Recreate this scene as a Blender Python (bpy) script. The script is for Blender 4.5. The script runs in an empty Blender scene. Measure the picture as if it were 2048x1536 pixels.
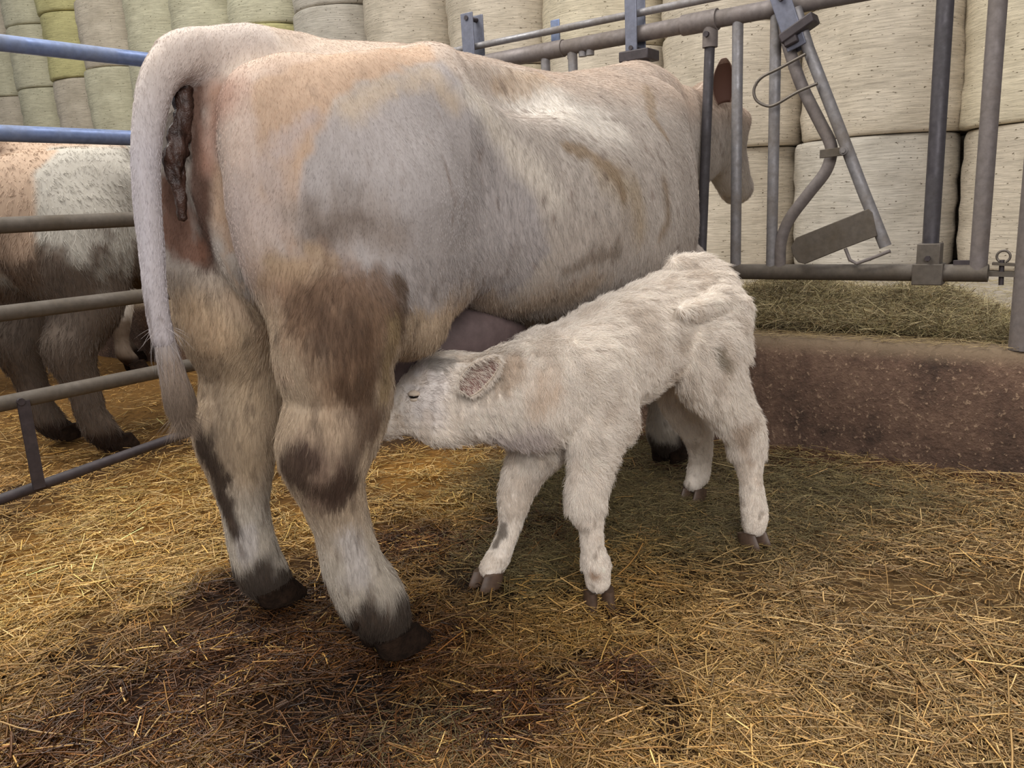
import bpy, bmesh, math, random
import numpy as np
from mathutils import Vector, Matrix
from mathutils.bvhtree import BVHTree
random.seed(7)
RNG = np.random.default_rng(7)
COL = bpy.context.scene.collection
DEV = ''

# ------------------------------------------------------------------ camera, light, exposure
EYE = 1.10; FPX = 1600.0; PITCH = math.radians(12.5); ROLL = math.radians(3.0)
F = np.array([0, math.cos(PITCH), -math.sin(PITCH)])
_r0 = np.array([1.0, 0, 0]); _u0 = np.array([0, math.sin(PITCH), math.cos(PITCH)])
R = math.cos(ROLL) * _r0 - math.sin(ROLL) * _u0
U = math.sin(ROLL) * _r0 + math.cos(ROLL) * _u0
CAM = np.array([0, 0, EYE])
cd = bpy.data.cameras.new('camera'); cam = bpy.data.objects.new('camera', cd); COL.objects.link(cam)
cd.sensor_fit = 'HORIZONTAL'; cd.sensor_width = 36.0; cd.lens = FPX * 36.0 / 2048.0; cd.clip_start = 0.02; cd.clip_end = 200
cam.matrix_world = Matrix(((R[0], U[0], -F[0], CAM[0]), (R[1], U[1], -F[1], CAM[1]), (R[2], U[2], -F[2], CAM[2]), (0, 0, 0, 1)))
bpy.context.scene.camera = cam
sc = bpy.context.scene
sc.view_settings.view_transform = 'Standard'; sc.view_settings.look = 'None'
sc.view_settings.gamma = 1.0; sc.view_settings.exposure = 0.0; sc.view_settings.use_curve_mapping = False
w = bpy.data.worlds.new('world'); sc.world = w; w.use_nodes = True
bg = w.node_tree.nodes['Background']; bg.inputs[0].default_value = (0.93, 0.95, 1.0, 1); bg.inputs[1].default_value = 0.27
def area(name, loc, target, sx, sy, power, col):
    l = bpy.data.lights.new(name, 'AREA'); l.shape = 'RECTANGLE'; l.size = sx; l.size_y = sy; l.energy = power; l.color = col
    o = bpy.data.objects.new(name, l); COL.objects.link(o); o.location = loc
    o.rotation_euler = (Vector(target) - Vector(loc)).to_track_quat('-Z', 'Y').to_euler(); return o
area('barn_door_daylight', (0.6, -3.2, 3.6), (0.0, 2.6, 0.8), 3.6, 2.2, 270, (1.0, 0.97, 0.95))
area('roof_skylight', (-2.6, 3.0, 5.4), (-0.6, 2.6, 0.0), 2.0, 4.0, 370, (1.0, 0.98, 0.92))
area('far_bale_fill', (-5.5, 7.0, 8.5), (-6.5, 12.0, 2.5), 6.0, 2.0, 420, (1.0, 0.99, 0.93))  # added fill lamp brightening the left bales, no opening known there
area('alley_skylight', (2.2, 5.6, 6.6), (1.0, 6.5, 0.5), 8.0, 2.0, 270, (1.0, 0.97, 0.95))

# ------------------------------------------------------------------ frames of the barn
A37 = math.radians(37)
EU = np.array([math.sin(A37), math.cos(A37), 0])      # into the barn, along gate and cow
EV = np.array([math.cos(A37), -math.sin(A37), 0])     # to the right, along the feed barrier
EZ = np.array([0, 0, 1.0])
ROT = math.atan2(EU[1], EU[0])
def ray(x, y): return F + R * (x - 1024) / FPX + U * (768 - y) / FPX
def onplane(x, y, P, n):
    d = ray(x, y); return CAM + d * (np.dot(np.array(P, float) - CAM, n) / np.dot(d, n))
def W(u, v, z): return EU * u + EV * v + EZ * z
def depth(P): return float((np.asarray(P) - CAM) @ F)

# ------------------------------------------------------------------ small helpers
def lin(c):
    c = np.asarray(c, float) / 255.0
    return np.where(c <= 0.04045, c / 12.92, ((c + 0.055) / 1.055) ** 2.4)
def tag(o, label=None, cat=None, group=None, kind=None):
    if label: o['label'] = label
    if cat: o['category'] = cat
    if group: o['group'] = group
    if kind: o['kind'] = kind
    return o
def empty(name, loc=(0, 0, 0), rz=0.0, parent=None):
    o = bpy.data.objects.new(name, None); COL.objects.link(o); o.location = loc; o.rotation_euler = (0, 0, rz)
    o.empty_display_size = 0.1
    if parent: o.parent = parent
    return o
def mesh_obj(name, verts, faces, mat, parent=None, smooth=True, colors=None):
    me = bpy.data.meshes.new(name)
    verts = np.asarray(verts, np.float32)
    if isinstance(faces, np.ndarray):
        nf, k = faces.shape
        me.vertices.add(len(verts)); me.vertices.foreach_set('co', verts.ravel())
        me.loops.add(nf * k); me.polygons.add(nf)
        me.polygons.foreach_set('loop_start', np.arange(nf, dtype=np.int32) * k)
        me.loops.foreach_set('vertex_index', faces.astype(np.int32).ravel())
        me.update(calc_edges=True)
    else:
        me.from_pydata([tuple(map(float, v)) for v in verts], [], faces)
    if smooth: me.polygons.foreach_set('use_smooth', np.ones(len(me.polygons), bool))
    if colors is not None:
        a = me.color_attributes.new('Col', 'FLOAT_COLOR', 'POINT')
        c = np.ones((len(verts), 4), np.float32); c[:, :3] = colors
        a.data.foreach_set('color', c.ravel())
    if mat: me.materials.append(mat)
    o = bpy.data.objects.new(name, me); COL.objects.link(o)
    if parent: o.parent = parent
    return o

# value noise
_lat = np.random.default_rng(3).random((64, 64, 64))
def vnoise(P, s, seed=0):
    q = np.asarray(P, float) * s + seed * 7.31 + 500
    i = np.floor(q).astype(int); f = q - i; f = f * f * (3 - 2 * f)
    r = 0
    for dx in (0, 1):
        for dy in (0, 1):
            for dz in (0, 1):
                r = r + _lat[(i[..., 0] + dx) % 64, (i[..., 1] + dy) % 64, (i[..., 2] + dz) % 64] * \
                    (f[..., 0] if dx else 1 - f[..., 0]) * (f[..., 1] if dy else 1 - f[..., 1]) * (f[..., 2] if dz else 1 - f[..., 2])
    return r
def fbm(P, s, seed=0, n=3):
    r = 0; a = 0.5; t = 0
    for k in range(n):
        r = r + a * vnoise(P, s * 2 ** k, seed + k * 3); t += a; a *= 0.5
    return r / t

# tubes and boxes collected into one mesh
class MB:
    def __init__(s): s.v = []; s.f = []
    def add(s, v, f):
        n = len(s.v); s.v += [tuple(map(float, x)) for x in v]; s.f += [tuple(i + n for i in q) for q in f]
    def tube(s, pts, r, n=14, cap=True):
        pts = [np.array(p, float) for p in pts]; m = len(pts)
        rs = r if hasattr(r, '__len__') else [r] * m
        v = []; f = []; prev = None
        for i, p in enumerate(pts):
            t = pts[min(i + 1, m - 1)] - pts[max(i - 1, 0)]; t = t / np.linalg.norm(t)
            if prev is None:
                a = np.array([0, 0, 1.0]) if abs(t[2]) < 0.9 else np.array([1.0, 0, 0])
                x = np.cross(a, t)
            else: x = prev - t * np.dot(prev, t)
            x = x / np.linalg.norm(x); prev = x; y = np.cross(t, x)
            for k in range(n):
                an = 2 * math.pi * k / n; v.append(p + rs[i] * (math.cos(an) * x + math.sin(an) * y))
        for i in range(m - 1):
            for k in range(n):
                f.append((i * n + k, i * n + (k + 1) % n, (i + 1) * n + (k + 1) % n, (i + 1) * n + k))
        if cap: f.append(tuple(range(n))[::-1]); f.append(tuple((m - 1) * n + k for k in range(n)))
        s.add(v, f); return s
    def box(s, c, ax, ay, az, b=0.0):
        c = np.array(c, float); ax, ay, az = map(lambda q: np.array(q, float), (ax, ay, az))
        v = [c + i * ax + j * ay + k * az for i in (-1, 1) for j in (-1, 1) for k in (-1, 1)]
        f = [(0, 1, 3, 2), (4, 6, 7, 5), (0, 4, 5, 1), (2, 3, 7, 6), (0, 2, 6, 4), (1, 5, 7, 3)]
        s.add(v, f); return s
    def prism(s, poly, n):
        n = np.array(n, float); k = len(poly)
        v = [np.array(p, float) - n for p in poly] + [np.array(p, float) + n for p in poly]
        f = [tuple(range(k))[::-1], tuple(range(k, 2 * k))] + [(i, (i + 1) % k, (i + 1) % k + k, i + k) for i in range(k)]
        s.add(v, f); return s
    def build(s, name, mat, parent=None, smooth=True, bevel=0.0, origin=None):
        v = np.array(s.v)
        if origin is not None: v = v - np.array(origin, float)
        o = mesh_obj(name, v, s.f, mat, parent, smooth)
        bm = bmesh.new(); bm.from_mesh(o.data); bmesh.ops.recalc_face_normals(bm, faces=bm.faces); bm.to_mesh(o.data); bm.free()
        if smooth: o.data.set_sharp_from_angle(angle=math.radians(35))
        if bevel:
            md = o.modifiers.new('bevel', 'BEVEL'); md.width = bevel; md.segments = 2; md.limit_method = 'ANGLE'; md.angle_limit = math.radians(40)
        if origin is not None and not parent: o.location = origin
        return o
def smooth_path(pts, n=8):
    P = [np.array(p, float) for p in pts]; P = [2 * P[0] - P[1]] + P + [2 * P[-1] - P[-2]]; out = []
    for i in range(1, len(P) - 2):
        for k in range(n):
            t = k / n
            out.append(0.5 * ((2 * P[i]) + (-P[i - 1] + P[i + 1]) * t + (2 * P[i - 1] - 5 * P[i] + 4 * P[i + 1] - P[i + 2]) * t * t + (-P[i - 1] + 3 * P[i] - 3 * P[i + 1] + P[i + 2]) * t ** 3))
    out.append(P[-2]); return out

# ------------------------------------------------------------------ materials
def new_mat(name):
    m = bpy.data.materials.new(name); m.use_nodes = True; nt = m.node_tree
    b = nt.nodes['Principled BSDF']; return m, nt, b
def nd(nt, t, **k):
    n = nt.nodes.new(t)
    for a, v in k.items(): setattr(n, a, v)
    return n
def noise_node(nt, scale, detail=4, rough=0.6, vec=None, stretch=None):
    n = nd(nt, 'ShaderNodeTexNoise'); n.inputs['Scale'].default_value = scale; n.inputs['Detail'].default_value = detail; n.inputs['Roughness'].default_value = rough
    tc = nd(nt, 'ShaderNodeTexCoord'); src = tc.outputs['Object']
    if stretch is not None:
        mp = nd(nt, 'ShaderNodeMapping'); mp.inputs['Scale'].default_value = stretch; nt.links.new(src, mp.inputs[0]); src = mp.outputs[0]
    nt.links.new(src, n.inputs['Vector']); return n
def ramp(nt, fac, stops):
    r = nd(nt, 'ShaderNodeValToRGB'); nt.links.new(fac, r.inputs[0]); e = r.color_ramp.elements
    while len(e) < len(stops): e.new(0.5)
    for i, (p, c) in enumerate(stops): e[i].position = p; e[i].color = (*c, 1)
    return r
def mix(nt, a, b, fac, mode='MIX'):
    m = nd(nt, 'ShaderNodeMix', data_type='RGBA', blend_type=mode)
    for i, s in ((6, a), (7, b)):
        if hasattr(s, 'links') or hasattr(s, 'is_linked'): nt.links.new(s, m.inputs[i])
        else: m.inputs[i].default_value = (*s, 1)
    if isinstance(fac, (int, float)): m.inputs[0].default_value = fac
    else: nt.links.new(fac, m.inputs[0])
    return m.outputs[2]
def bump(nt, b, h, strength, dist):
    bp = nd(nt, 'ShaderNodeBump'); bp.inputs['Strength'].default_value = strength; bp.inputs['Distance'].default_value = dist
    nt.links.new(h, bp.inputs['Height']); nt.links.new(bp.outputs[0], b.inputs['Normal']); return bp

def coat_material(name, hair=False, rough=0.75):
    m, nt, b = new_mat(name)
    a = nd(nt, 'ShaderNodeAttribute', attribute_name='Col')
    if not hair:
        n = noise_node(nt, 60, 5, 0.7, stretch=(1.0, 1.0, 0.18)); n2 = noise_node(nt, 9, 3, 0.6)
        r = ramp(nt, n.outputs[0], [(0.3, (0.80, 0.78, 0.75)), (0.62, (1.04, 1.04, 1.04))])
        c = mix(nt, a.outputs['Color'], r.outputs[0], 0.75, 'MULTIPLY')
        nt.links.new(c, b.inputs['Base Color'])
        bump(nt, b, n.outputs[0], 0.35, 0.004)
    else:
        nt.links.new(a.outputs['Color'], b.inputs['Base Color'])
    b.inputs['Roughness'].default_value = rough
    b.inputs['Specular IOR Level'].default_value = 0.25
    return m
COAT = coat_material('short cattle coat'); HAIR = coat_material('cattle hair', True, 0.6)
def simple(name, c, rough=0.6, metal=0.0, ns=None, var=0.25, bstr=0.0, bd=0.002):
    m, nt, b = new_mat(name); c = lin(c)
    if ns:
        n = noise_node(nt, ns, 6, 0.65)
        r = ramp(nt, n.outputs[0], [(0.32, tuple(c * (1 - var))), (0.7, tuple(np.minimum(c * (1 + var), 1)))])
        nt.links.new(r.outputs[0], b.inputs['Base Color'])
        if bstr: bump(nt, b, n.outputs[0], bstr, bd)
    else: b.inputs['Base Color'].default_value = (*c, 1)
    b.inputs['Roughness'].default_value = rough; b.inputs['Metallic'].default_value = metal
    return m
def steel(name, base, dirt, amount=0.5, rough=0.42):
    m, nt, b = new_mat(name)
    n = noise_node(nt, 4.0, 6, 0.7); n2 = noise_node(nt, 45, 4, 0.6)
    r = ramp(nt, n.outputs[0], [(amount - 0.12, tuple(lin(dirt))), (amount + 0.15, tuple(lin(base)))])
    r2 = ramp(nt, n2.outputs[0], [(0.3, (0.72, 0.72, 0.72)), (0.65, (1.1, 1.1, 1.1))])
    c = mix(nt, r.outputs[0], r2.outputs[0], 0.7, 'MULTIPLY'); nt.links.new(c, b.inputs['Base Color'])
    rr = nd(nt, 'ShaderNodeMapRange'); nt.links.new(n.outputs[0], rr.inputs[0]); rr.inputs[1].default_value = amount - 0.1; rr.inputs[2].default_value = amount + 0.15
    rr.inputs[3].default_value = 0.8; rr.inputs[4].default_value = rough; nt.links.new(rr.outputs[0], b.inputs['Roughness'])
    mm = nd(nt, 'ShaderNodeMapRange'); nt.links.new(n.outputs[0], mm.inputs[0]); mm.inputs[1].default_value = amount - 0.1; mm.inputs[2].default_value = amount + 0.15
    mm.inputs[3].default_value = 0.05; mm.inputs[4].default_value = 0.55; nt.links.new(mm.outputs[0], b.inputs['Metallic'])
    bump(nt, b, n2.outputs[0], 0.25, 0.001); return m
STEEL_BLUE = steel('blue grey galvanised steel', (118, 134, 172), (112, 118, 132), 0.42)
STEEL = steel('galvanised steel', (142, 140, 143), (110, 102, 96), 0.48)
STEEL_RAIL = steel('dusty galvanised rail', (128, 120, 118), (106, 96, 90), 0.5, 0.6)
STEEL_DIRTY = steel('dung stained steel', (102, 94, 86), (80, 70, 58), 0.5, 0.6)
STEEL_DARK = steel('dark worn steel', (84, 80, 84), (62, 57, 58), 0.5, 0.4)
BRACKET = steel('bracket steel', (118, 120, 134), (88, 88, 98), 0.42)
DARK = simple('black dirty steel', (58, 50, 52), 0.6, 0.1, 30, 0.3)
HORN = simple('brown hoof horn', (92, 72, 58), 0.5, 0, 40, 0.3, 0.2)
HORN_DARK = simple('dark dirty hoof', (40, 28, 20), 0.95, 0, 28, 0.6, 0.9, 0.015); HORN_DARK.node_tree.nodes['Principled BSDF'].inputs['Specular IOR Level'].default_value = 0.15
BLACK = simple('wet black eye', (20, 16, 15), 0.15)
PINK = simple('pink ear skin', (142, 110, 102), 0.6, 0, 30, 0.2)
UDDER = simple('grey pink udder skin', (112, 95, 93), 0.6, 0, 25, 0.2, 0.2, 0.004)
MEMBRANE = simple('dark wet membrane', (62, 42, 34), 0.34, 0, 30, 0.6, 0.8, 0.012)
WIRE = simple('thin dark steel rod', (100, 92, 84), 0.5, 0.5, 30, 0.2)

# ------------------------------------------------------------------ implicit bodies
class Field:
    def __init__(s, lo, hi, h):
        s.lo = np.array(lo, float); s.h = h; s.n = np.ceil((np.array(hi) - s.lo) / h).astype(int) + 1
        s.ax = [s.lo[i] + h * np.arange(s.n[i]) for i in range(3)]
        s.d = np.full(s.n, 1.0, np.float32)
    def _box(s, lo, hi, pad):
        a = np.clip(np.floor((np.array(lo) - pad - s.lo) / s.h).astype(int), 0, s.n - 1)
        b = np.clip(np.ceil((np.array(hi) + pad - s.lo) / s.h).astype(int) + 1, 1, s.n)
        sl = tuple(slice(a[i], b[i]) for i in range(3))
        g = np.meshgrid(*[s.ax[i][sl[i]] for i in range(3)], indexing='ij', sparse=True)
        return sl, g
    def _merge(s, sl, d, k):
        a = s.d[sl]; h = np.maximum(k - np.abs(a - d), 0) / max(k, 1e-6)
        s.d[sl] = np.minimum(a, d) - h * h * k * 0.25
    def _cut(s, sl, d, k):
        a = s.d[sl]; d = -d; h = np.maximum(k - np.abs(a - d), 0) / max(k, 1e-6)
        s.d[sl] = np.maximum(a, d) + h * h * k * 0.25
    def cap(s, a, b, ra, rb, k=0.04, flat=1.0, cut=False, ax=1):
        a = np.array(a, float); b = np.array(b, float); m = (a + b) / 2; rr = max(ra, rb) * max(1, flat) + 0.02
        sl, g = s._box(np.minimum(a, b), np.maximum(a, b), rr + k + 0.03)
        q = [g[0], g[1], g[2]]
        fl = [1.0, 1.0, 1.0]; fl[ax] = flat
        A = a / fl; B = b / fl; q = [q[i] / fl[i] for i in range(3)]
        ba = B - A; L = max(ba @ ba, 1e-9)
        h = np.clip(((q[0] - A[0]) * ba[0] + (q[1] - A[1]) * ba[1] + (q[2] - A[2]) * ba[2]) / L, 0, 1)
        d = np.sqrt((q[0] - A[0] - h * ba[0]) ** 2 + (q[1] - A[1] - h * ba[1]) ** 2 + (q[2] - A[2] - h * ba[2]) ** 2) - (ra + (rb - ra) * h)
        d = d * min(1.0, flat)
        (s._cut if cut else s._merge)(sl, d, k); return s
    def chain(s, pts, k=0.03, flat=1.0):
        # one smooth tapering limb: hard union of short pieces, blended into the body once
        q = smooth_path([np.append(np.array(p, float), r) for p, r in pts], 5); q = np.array(q)
        pad = q[:, 3].max() * max(1, flat) + .02; sl, g = s._box((q[:, :3] - q[:, 3:]).min(0), (q[:, :3] + q[:, 3:]).max(0), k + .03)
        shp = s.d[sl].shape; D = np.full(shp, 9.0, np.float32); fl = np.array([1.0, flat, 1.0]); gq = [g[i] / fl[i] for i in range(3)]
        for a, b in zip(q[:-1], q[1:]):
            A = a[:3] / fl; Bq = b[:3] / fl; ba = Bq - A; L = max(ba @ ba, 1e-9); lo = np.minimum(a[:3], b[:3]) - pad - k - .03; hi = np.maximum(a[:3], b[:3]) + pad + k + .03
            ix = [np.clip(np.searchsorted(s.ax[i][sl[i]], (lo[i], hi[i])), 0, shp[i]) for i in range(3)]; ss = tuple(slice(*x) for x in ix)
            if any(x[1] <= x[0] for x in ix): continue
            gg = [gq[0][ss[0]], gq[1][:, ss[1]], gq[2][:, :, ss[2]]]
            h = np.clip(((gg[0] - A[0]) * ba[0] + (gg[1] - A[1]) * ba[1] + (gg[2] - A[2]) * ba[2]) / L, 0, 1)
            d = np.sqrt((gg[0] - A[0] - h * ba[0]) ** 2 + (gg[1] - A[1] - h * ba[1]) ** 2 + (gg[2] - A[2] - h * ba[2]) ** 2) - (a[3] + (b[3] - a[3]) * h)
            D[ss] = np.minimum(D[ss], d * min(1.0, flat))
        s._merge(sl, D, k); return s
    def ell(s, c, r, k=0.05, rot=None, cut=False):
        c = np.array(c, float); r = np.array(r, float)
        sl, g = s._box(c - r.max(), c + r.max(), k + 0.02)
        p = [g[i] - c[i] for i in range(3)]
        if rot is not None:   # rotation in the x-z plane (radians)
            cs, sn = math.cos(rot), math.sin(rot); p = [p[0] * cs + p[2] * sn, p[1], -p[0] * sn + p[2] * cs]
        k0 = np.sqrt((p[0] / r[0]) ** 2 + (p[1] / r[1]) ** 2 + (p[2] / r[2]) ** 2)
        k1 = np.sqrt((p[0] / r[0] ** 2) ** 2 + (p[1] / r[1] ** 2) ** 2 + (p[2] / r[2] ** 2) ** 2) + 1e-6
        (s._cut if cut else s._merge)(sl, k0 * (k0 - 1) / k1, k); return s
    def loft(s, prof, k=0.06, pw=2.3):
        # prof rows: x, top, bottom, halfwidth
        prof = np.array(prof, float); x = s.ax[0]
        i0 = np.searchsorted(x, prof[0, 0]); i1 = np.searchsorted(x, prof[-1, 0]); xs = x[i0:i1]
        def cr(col):
            # smooth interpolation (pchip-like via finite differences)
            X = prof[:, 0]; Y = prof[:, col]; m = np.gradient(Y, X)
            j = np.clip(np.searchsorted(X, xs) - 1, 0, len(X) - 2); hh = X[j + 1] - X[j]; t = (xs - X[j]) / hh
            return (2 * t ** 3 - 3 * t ** 2 + 1) * Y[j] + (t ** 3 - 2 * t ** 2 + t) * hh * m[j] + (-2 * t ** 3 + 3 * t ** 2) * Y[j + 1] + (t ** 3 - t ** 2) * hh * m[j + 1]
        top, bot, hw = cr(1), cr(2), cr(3); c = ((top + bot) / 2)[:, None, None]; bz = ((top - bot) / 2)[:, None, None]; ay = hw[:, None, None]
        y = s.ax[1][None, :, None]; z = s.ax[2][None, None, :]
        # widest a little below the middle
        zz = (z - c) / bz
        pw = (1.55 + (pw - 1.55) * np.clip((xs + .12) / .5, 0, 1))[:, None, None]
        q = (np.abs(y / ay) ** pw + np.abs(zz) ** pw) ** (1 / pw)
        d = (q - 1) * np.minimum(ay, bz) * 0.9
        s._merge((slice(i0, i1),), d.astype(np.float32), k); return s
    def mesh(s, it=2):
        d = s.d; ins = d < 0
        def sh(a, i, j, l): return a[i:a.shape[0] - 1 + i, j:a.shape[1] - 1 + j, l:a.shape[2] - 1 + l]
        cs = np.zeros(np.array(d.shape) - 1, np.int8)
        for i in (0, 1):
            for j in (0, 1):
                for l in (0, 1): cs += sh(ins, i, j, l)
        act = (cs > 0) & (cs < 8); idx = np.full(act.shape, -1, np.int64); cells = np.argwhere(act); idx[act] = np.arange(len(cells))
        pos = np.zeros((len(cells), 3)); cnt = np.zeros(len(cells)); ci = cells.T
        for axis in range(3):
            o = [q for q in range(3) if q != axis]
            for a in (0, 1):
                for b in (0, 1):
                    p0 = [ci[0].copy(), ci[1].copy(), ci[2].copy()]; p0[o[0]] = p0[o[0]] + a; p0[o[1]] = p0[o[1]] + b
                    p1 = [q.copy() for q in p0]; p1[axis] = p1[axis] + 1
                    d0 = d[tuple(p0)]; d1 = d[tuple(p1)]; m = (d0 < 0) != (d1 < 0)
                    t = np.where(m, d0 / np.where(m, d0 - d1, 1), 0)
                    pt = np.stack(p0, 1).astype(float); pt[:, axis] += t
                    pos[m] += pt[m]; cnt[m] += 1
        pos = s.lo + s.h * pos / cnt[:, None]
        faces = []
        for axis in range(3):
            o = [(axis + 1) % 3, (axis + 2) % 3]
            a0 = [slice(None)] * 3; a1 = [slice(None)] * 3; a0[axis] = slice(0, -1); a1[axis] = slice(1, None)
            for q in o: a0[q] = slice(1, -1); a1[q] = slice(1, -1)
            c0 = ins[tuple(a0)]; c1 = ins[tuple(a1)]; m = c0 != c1; e = np.argwhere(m); fl = c0[m]
            for q in o: e[:, q] += 1
            def at(x, y):
                g = e.copy(); g[:, o[0]] -= x; g[:, o[1]] -= y; return idx[g[:, 0], g[:, 1], g[:, 2]]
            qd = np.stack([at(1, 1), at(0, 1), at(0, 0), at(1, 0)], 1)
            qd[~fl] = qd[~fl][:, ::-1]; faces.append(qd)
        faces = np.concatenate(faces); faces = faces[(faces >= 0).all(1)]
        # a little Laplacian smoothing
        for _ in range(it):
            acc = np.zeros_like(pos); c = np.zeros(len(pos))
            for k in range(4):
                a = faces[:, k]; b = faces[:, (k + 1) % 4]
                np.add.at(acc, a, pos[b]); np.add.at(c, a, 1); np.add.at(acc, b, pos[a]); np.add.at(c, b, 1)
            pos = 0.5 * pos + 0.5 * acc / np.maximum(c, 1)[:, None]
        return pos, faces
def vert_normals(v, f):
    n = np.cross(v[f[:, 2]] - v[f[:, 0]], v[f[:, 3]] - v[f[:, 1]]); r = np.zeros_like(v)
    for k in range(4): np.add.at(r, f[:, k], n)
    return r / (np.linalg.norm(r, axis=1, keepdims=True) + 1e-9)
def bvh_of(v, f): return BVHTree.FromPolygons([tuple(x) for x in v], [tuple(map(int, q)) for q in f])

class Paint:
    """Coat colours and stains laid on the body itself, found by where a sight line meets the hide."""
    def __init__(s, v, base, bvh, toloc, rotloc):
        s.v = v; s.c = np.tile(lin(base), (len(v), 1)); s.bvh = bvh; s.tl = toloc; s.rl = rotloc
    def hit(s, x, y):
        o = s.tl(CAM); d = s.rl(ray(x, y)); h = s.bvh.ray_cast(Vector(o), Vector(d))
        return None if h[0] is None else np.array(h[0])
    def blend(s, m, col):
        m = np.clip(m, 0, 1)[:, None]; s.c = s.c * (1 - m) + lin(col) * m
    def dab(s, pts, col, strength=1.0, rough=0.5, ns=14, seed=0, soft=0.5, stretch=(1, 1, 1)):
        P = [(s.hit(x, y), r) for x, y, r in pts]; P = [(p, r) for p, r in P if p is not None]
        if not P: return
        d = np.full(len(s.v), 9.0); segs = list(zip(P[:-1], P[1:])) if len(P) > 1 else [(P[0], P[0])]
        for (a, ra), (b, rb) in segs:
            ba = b - a; L = max(ba @ ba, 1e-9); h = np.clip(((s.v - a) @ ba) / L, 0, 1)
            dd = np.linalg.norm(s.v - a - h[:, None] * ba, axis=1) / (ra + (rb - ra) * h); d = np.minimum(d, dd)
        n = .62 * fbm(s.v * np.array(stretch), ns, seed, 4) + .38 * (vnoise(s.v * np.array([1, 1, .22]), 75, seed + 2) * .6 + vnoise(s.v * np.array([1, 1, .4]), 190, seed) * .4)
        m = np.clip((1.0 - d + (n - 0.5) * 2.2 * rough) / soft, 0, 1)
        s.blend(m * strength, col)
    def poly(s, pts, col, strength=1.0, soft=0.01, side=1, ns=30, rough=0.01):
        P = [s.hit(x, y) for x, y in pts]; P = np.array([(p[0], p[2]) for p in P if p is not None])
        q = s.v[:, [0, 2]] + (np.stack([vnoise(s.v, ns, 5), vnoise(s.v, ns, 9)], 1) - 0.5) * rough * 2
        ins = np.zeros(len(q), bool); dist = np.full(len(q), 9.0)
        for i in range(len(P)):
            a = P[i]; b = P[(i + 1) % len(P)]
            cnd = ((a[1] > q[:, 1]) != (b[1] > q[:, 1])) & (q[:, 0] < (b[0] - a[0]) * (q[:, 1] - a[1]) / (b[1] - a[1] + 1e-9) + a[0]); ins ^= cnd
            ba = b - a; h = np.clip(((q - a) @ ba) / (ba @ ba + 1e-9), 0, 1); dist = np.minimum(dist, np.linalg.norm(q - a - h[:, None] * ba, axis=1))
        sd = np.where(ins, dist, -dist); m = np.clip(sd / soft + 0.5, 0, 1) * (s.v[:, 1] * side < 0.0)
        s.blend(m * strength, col)
    def specks(s, mask, col, ns, thr, strength=0.8, stretch=(1, 1, 1), seed=0):
        n = vnoise(s.v * np.array(stretch), ns, seed) * 0.6 + vnoise(s.v * np.array(stretch), ns * 2.1, seed + 4) * 0.4
        s.blend(np.clip((n - thr) * 12, 0, 1) * strength * mask, col)

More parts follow.
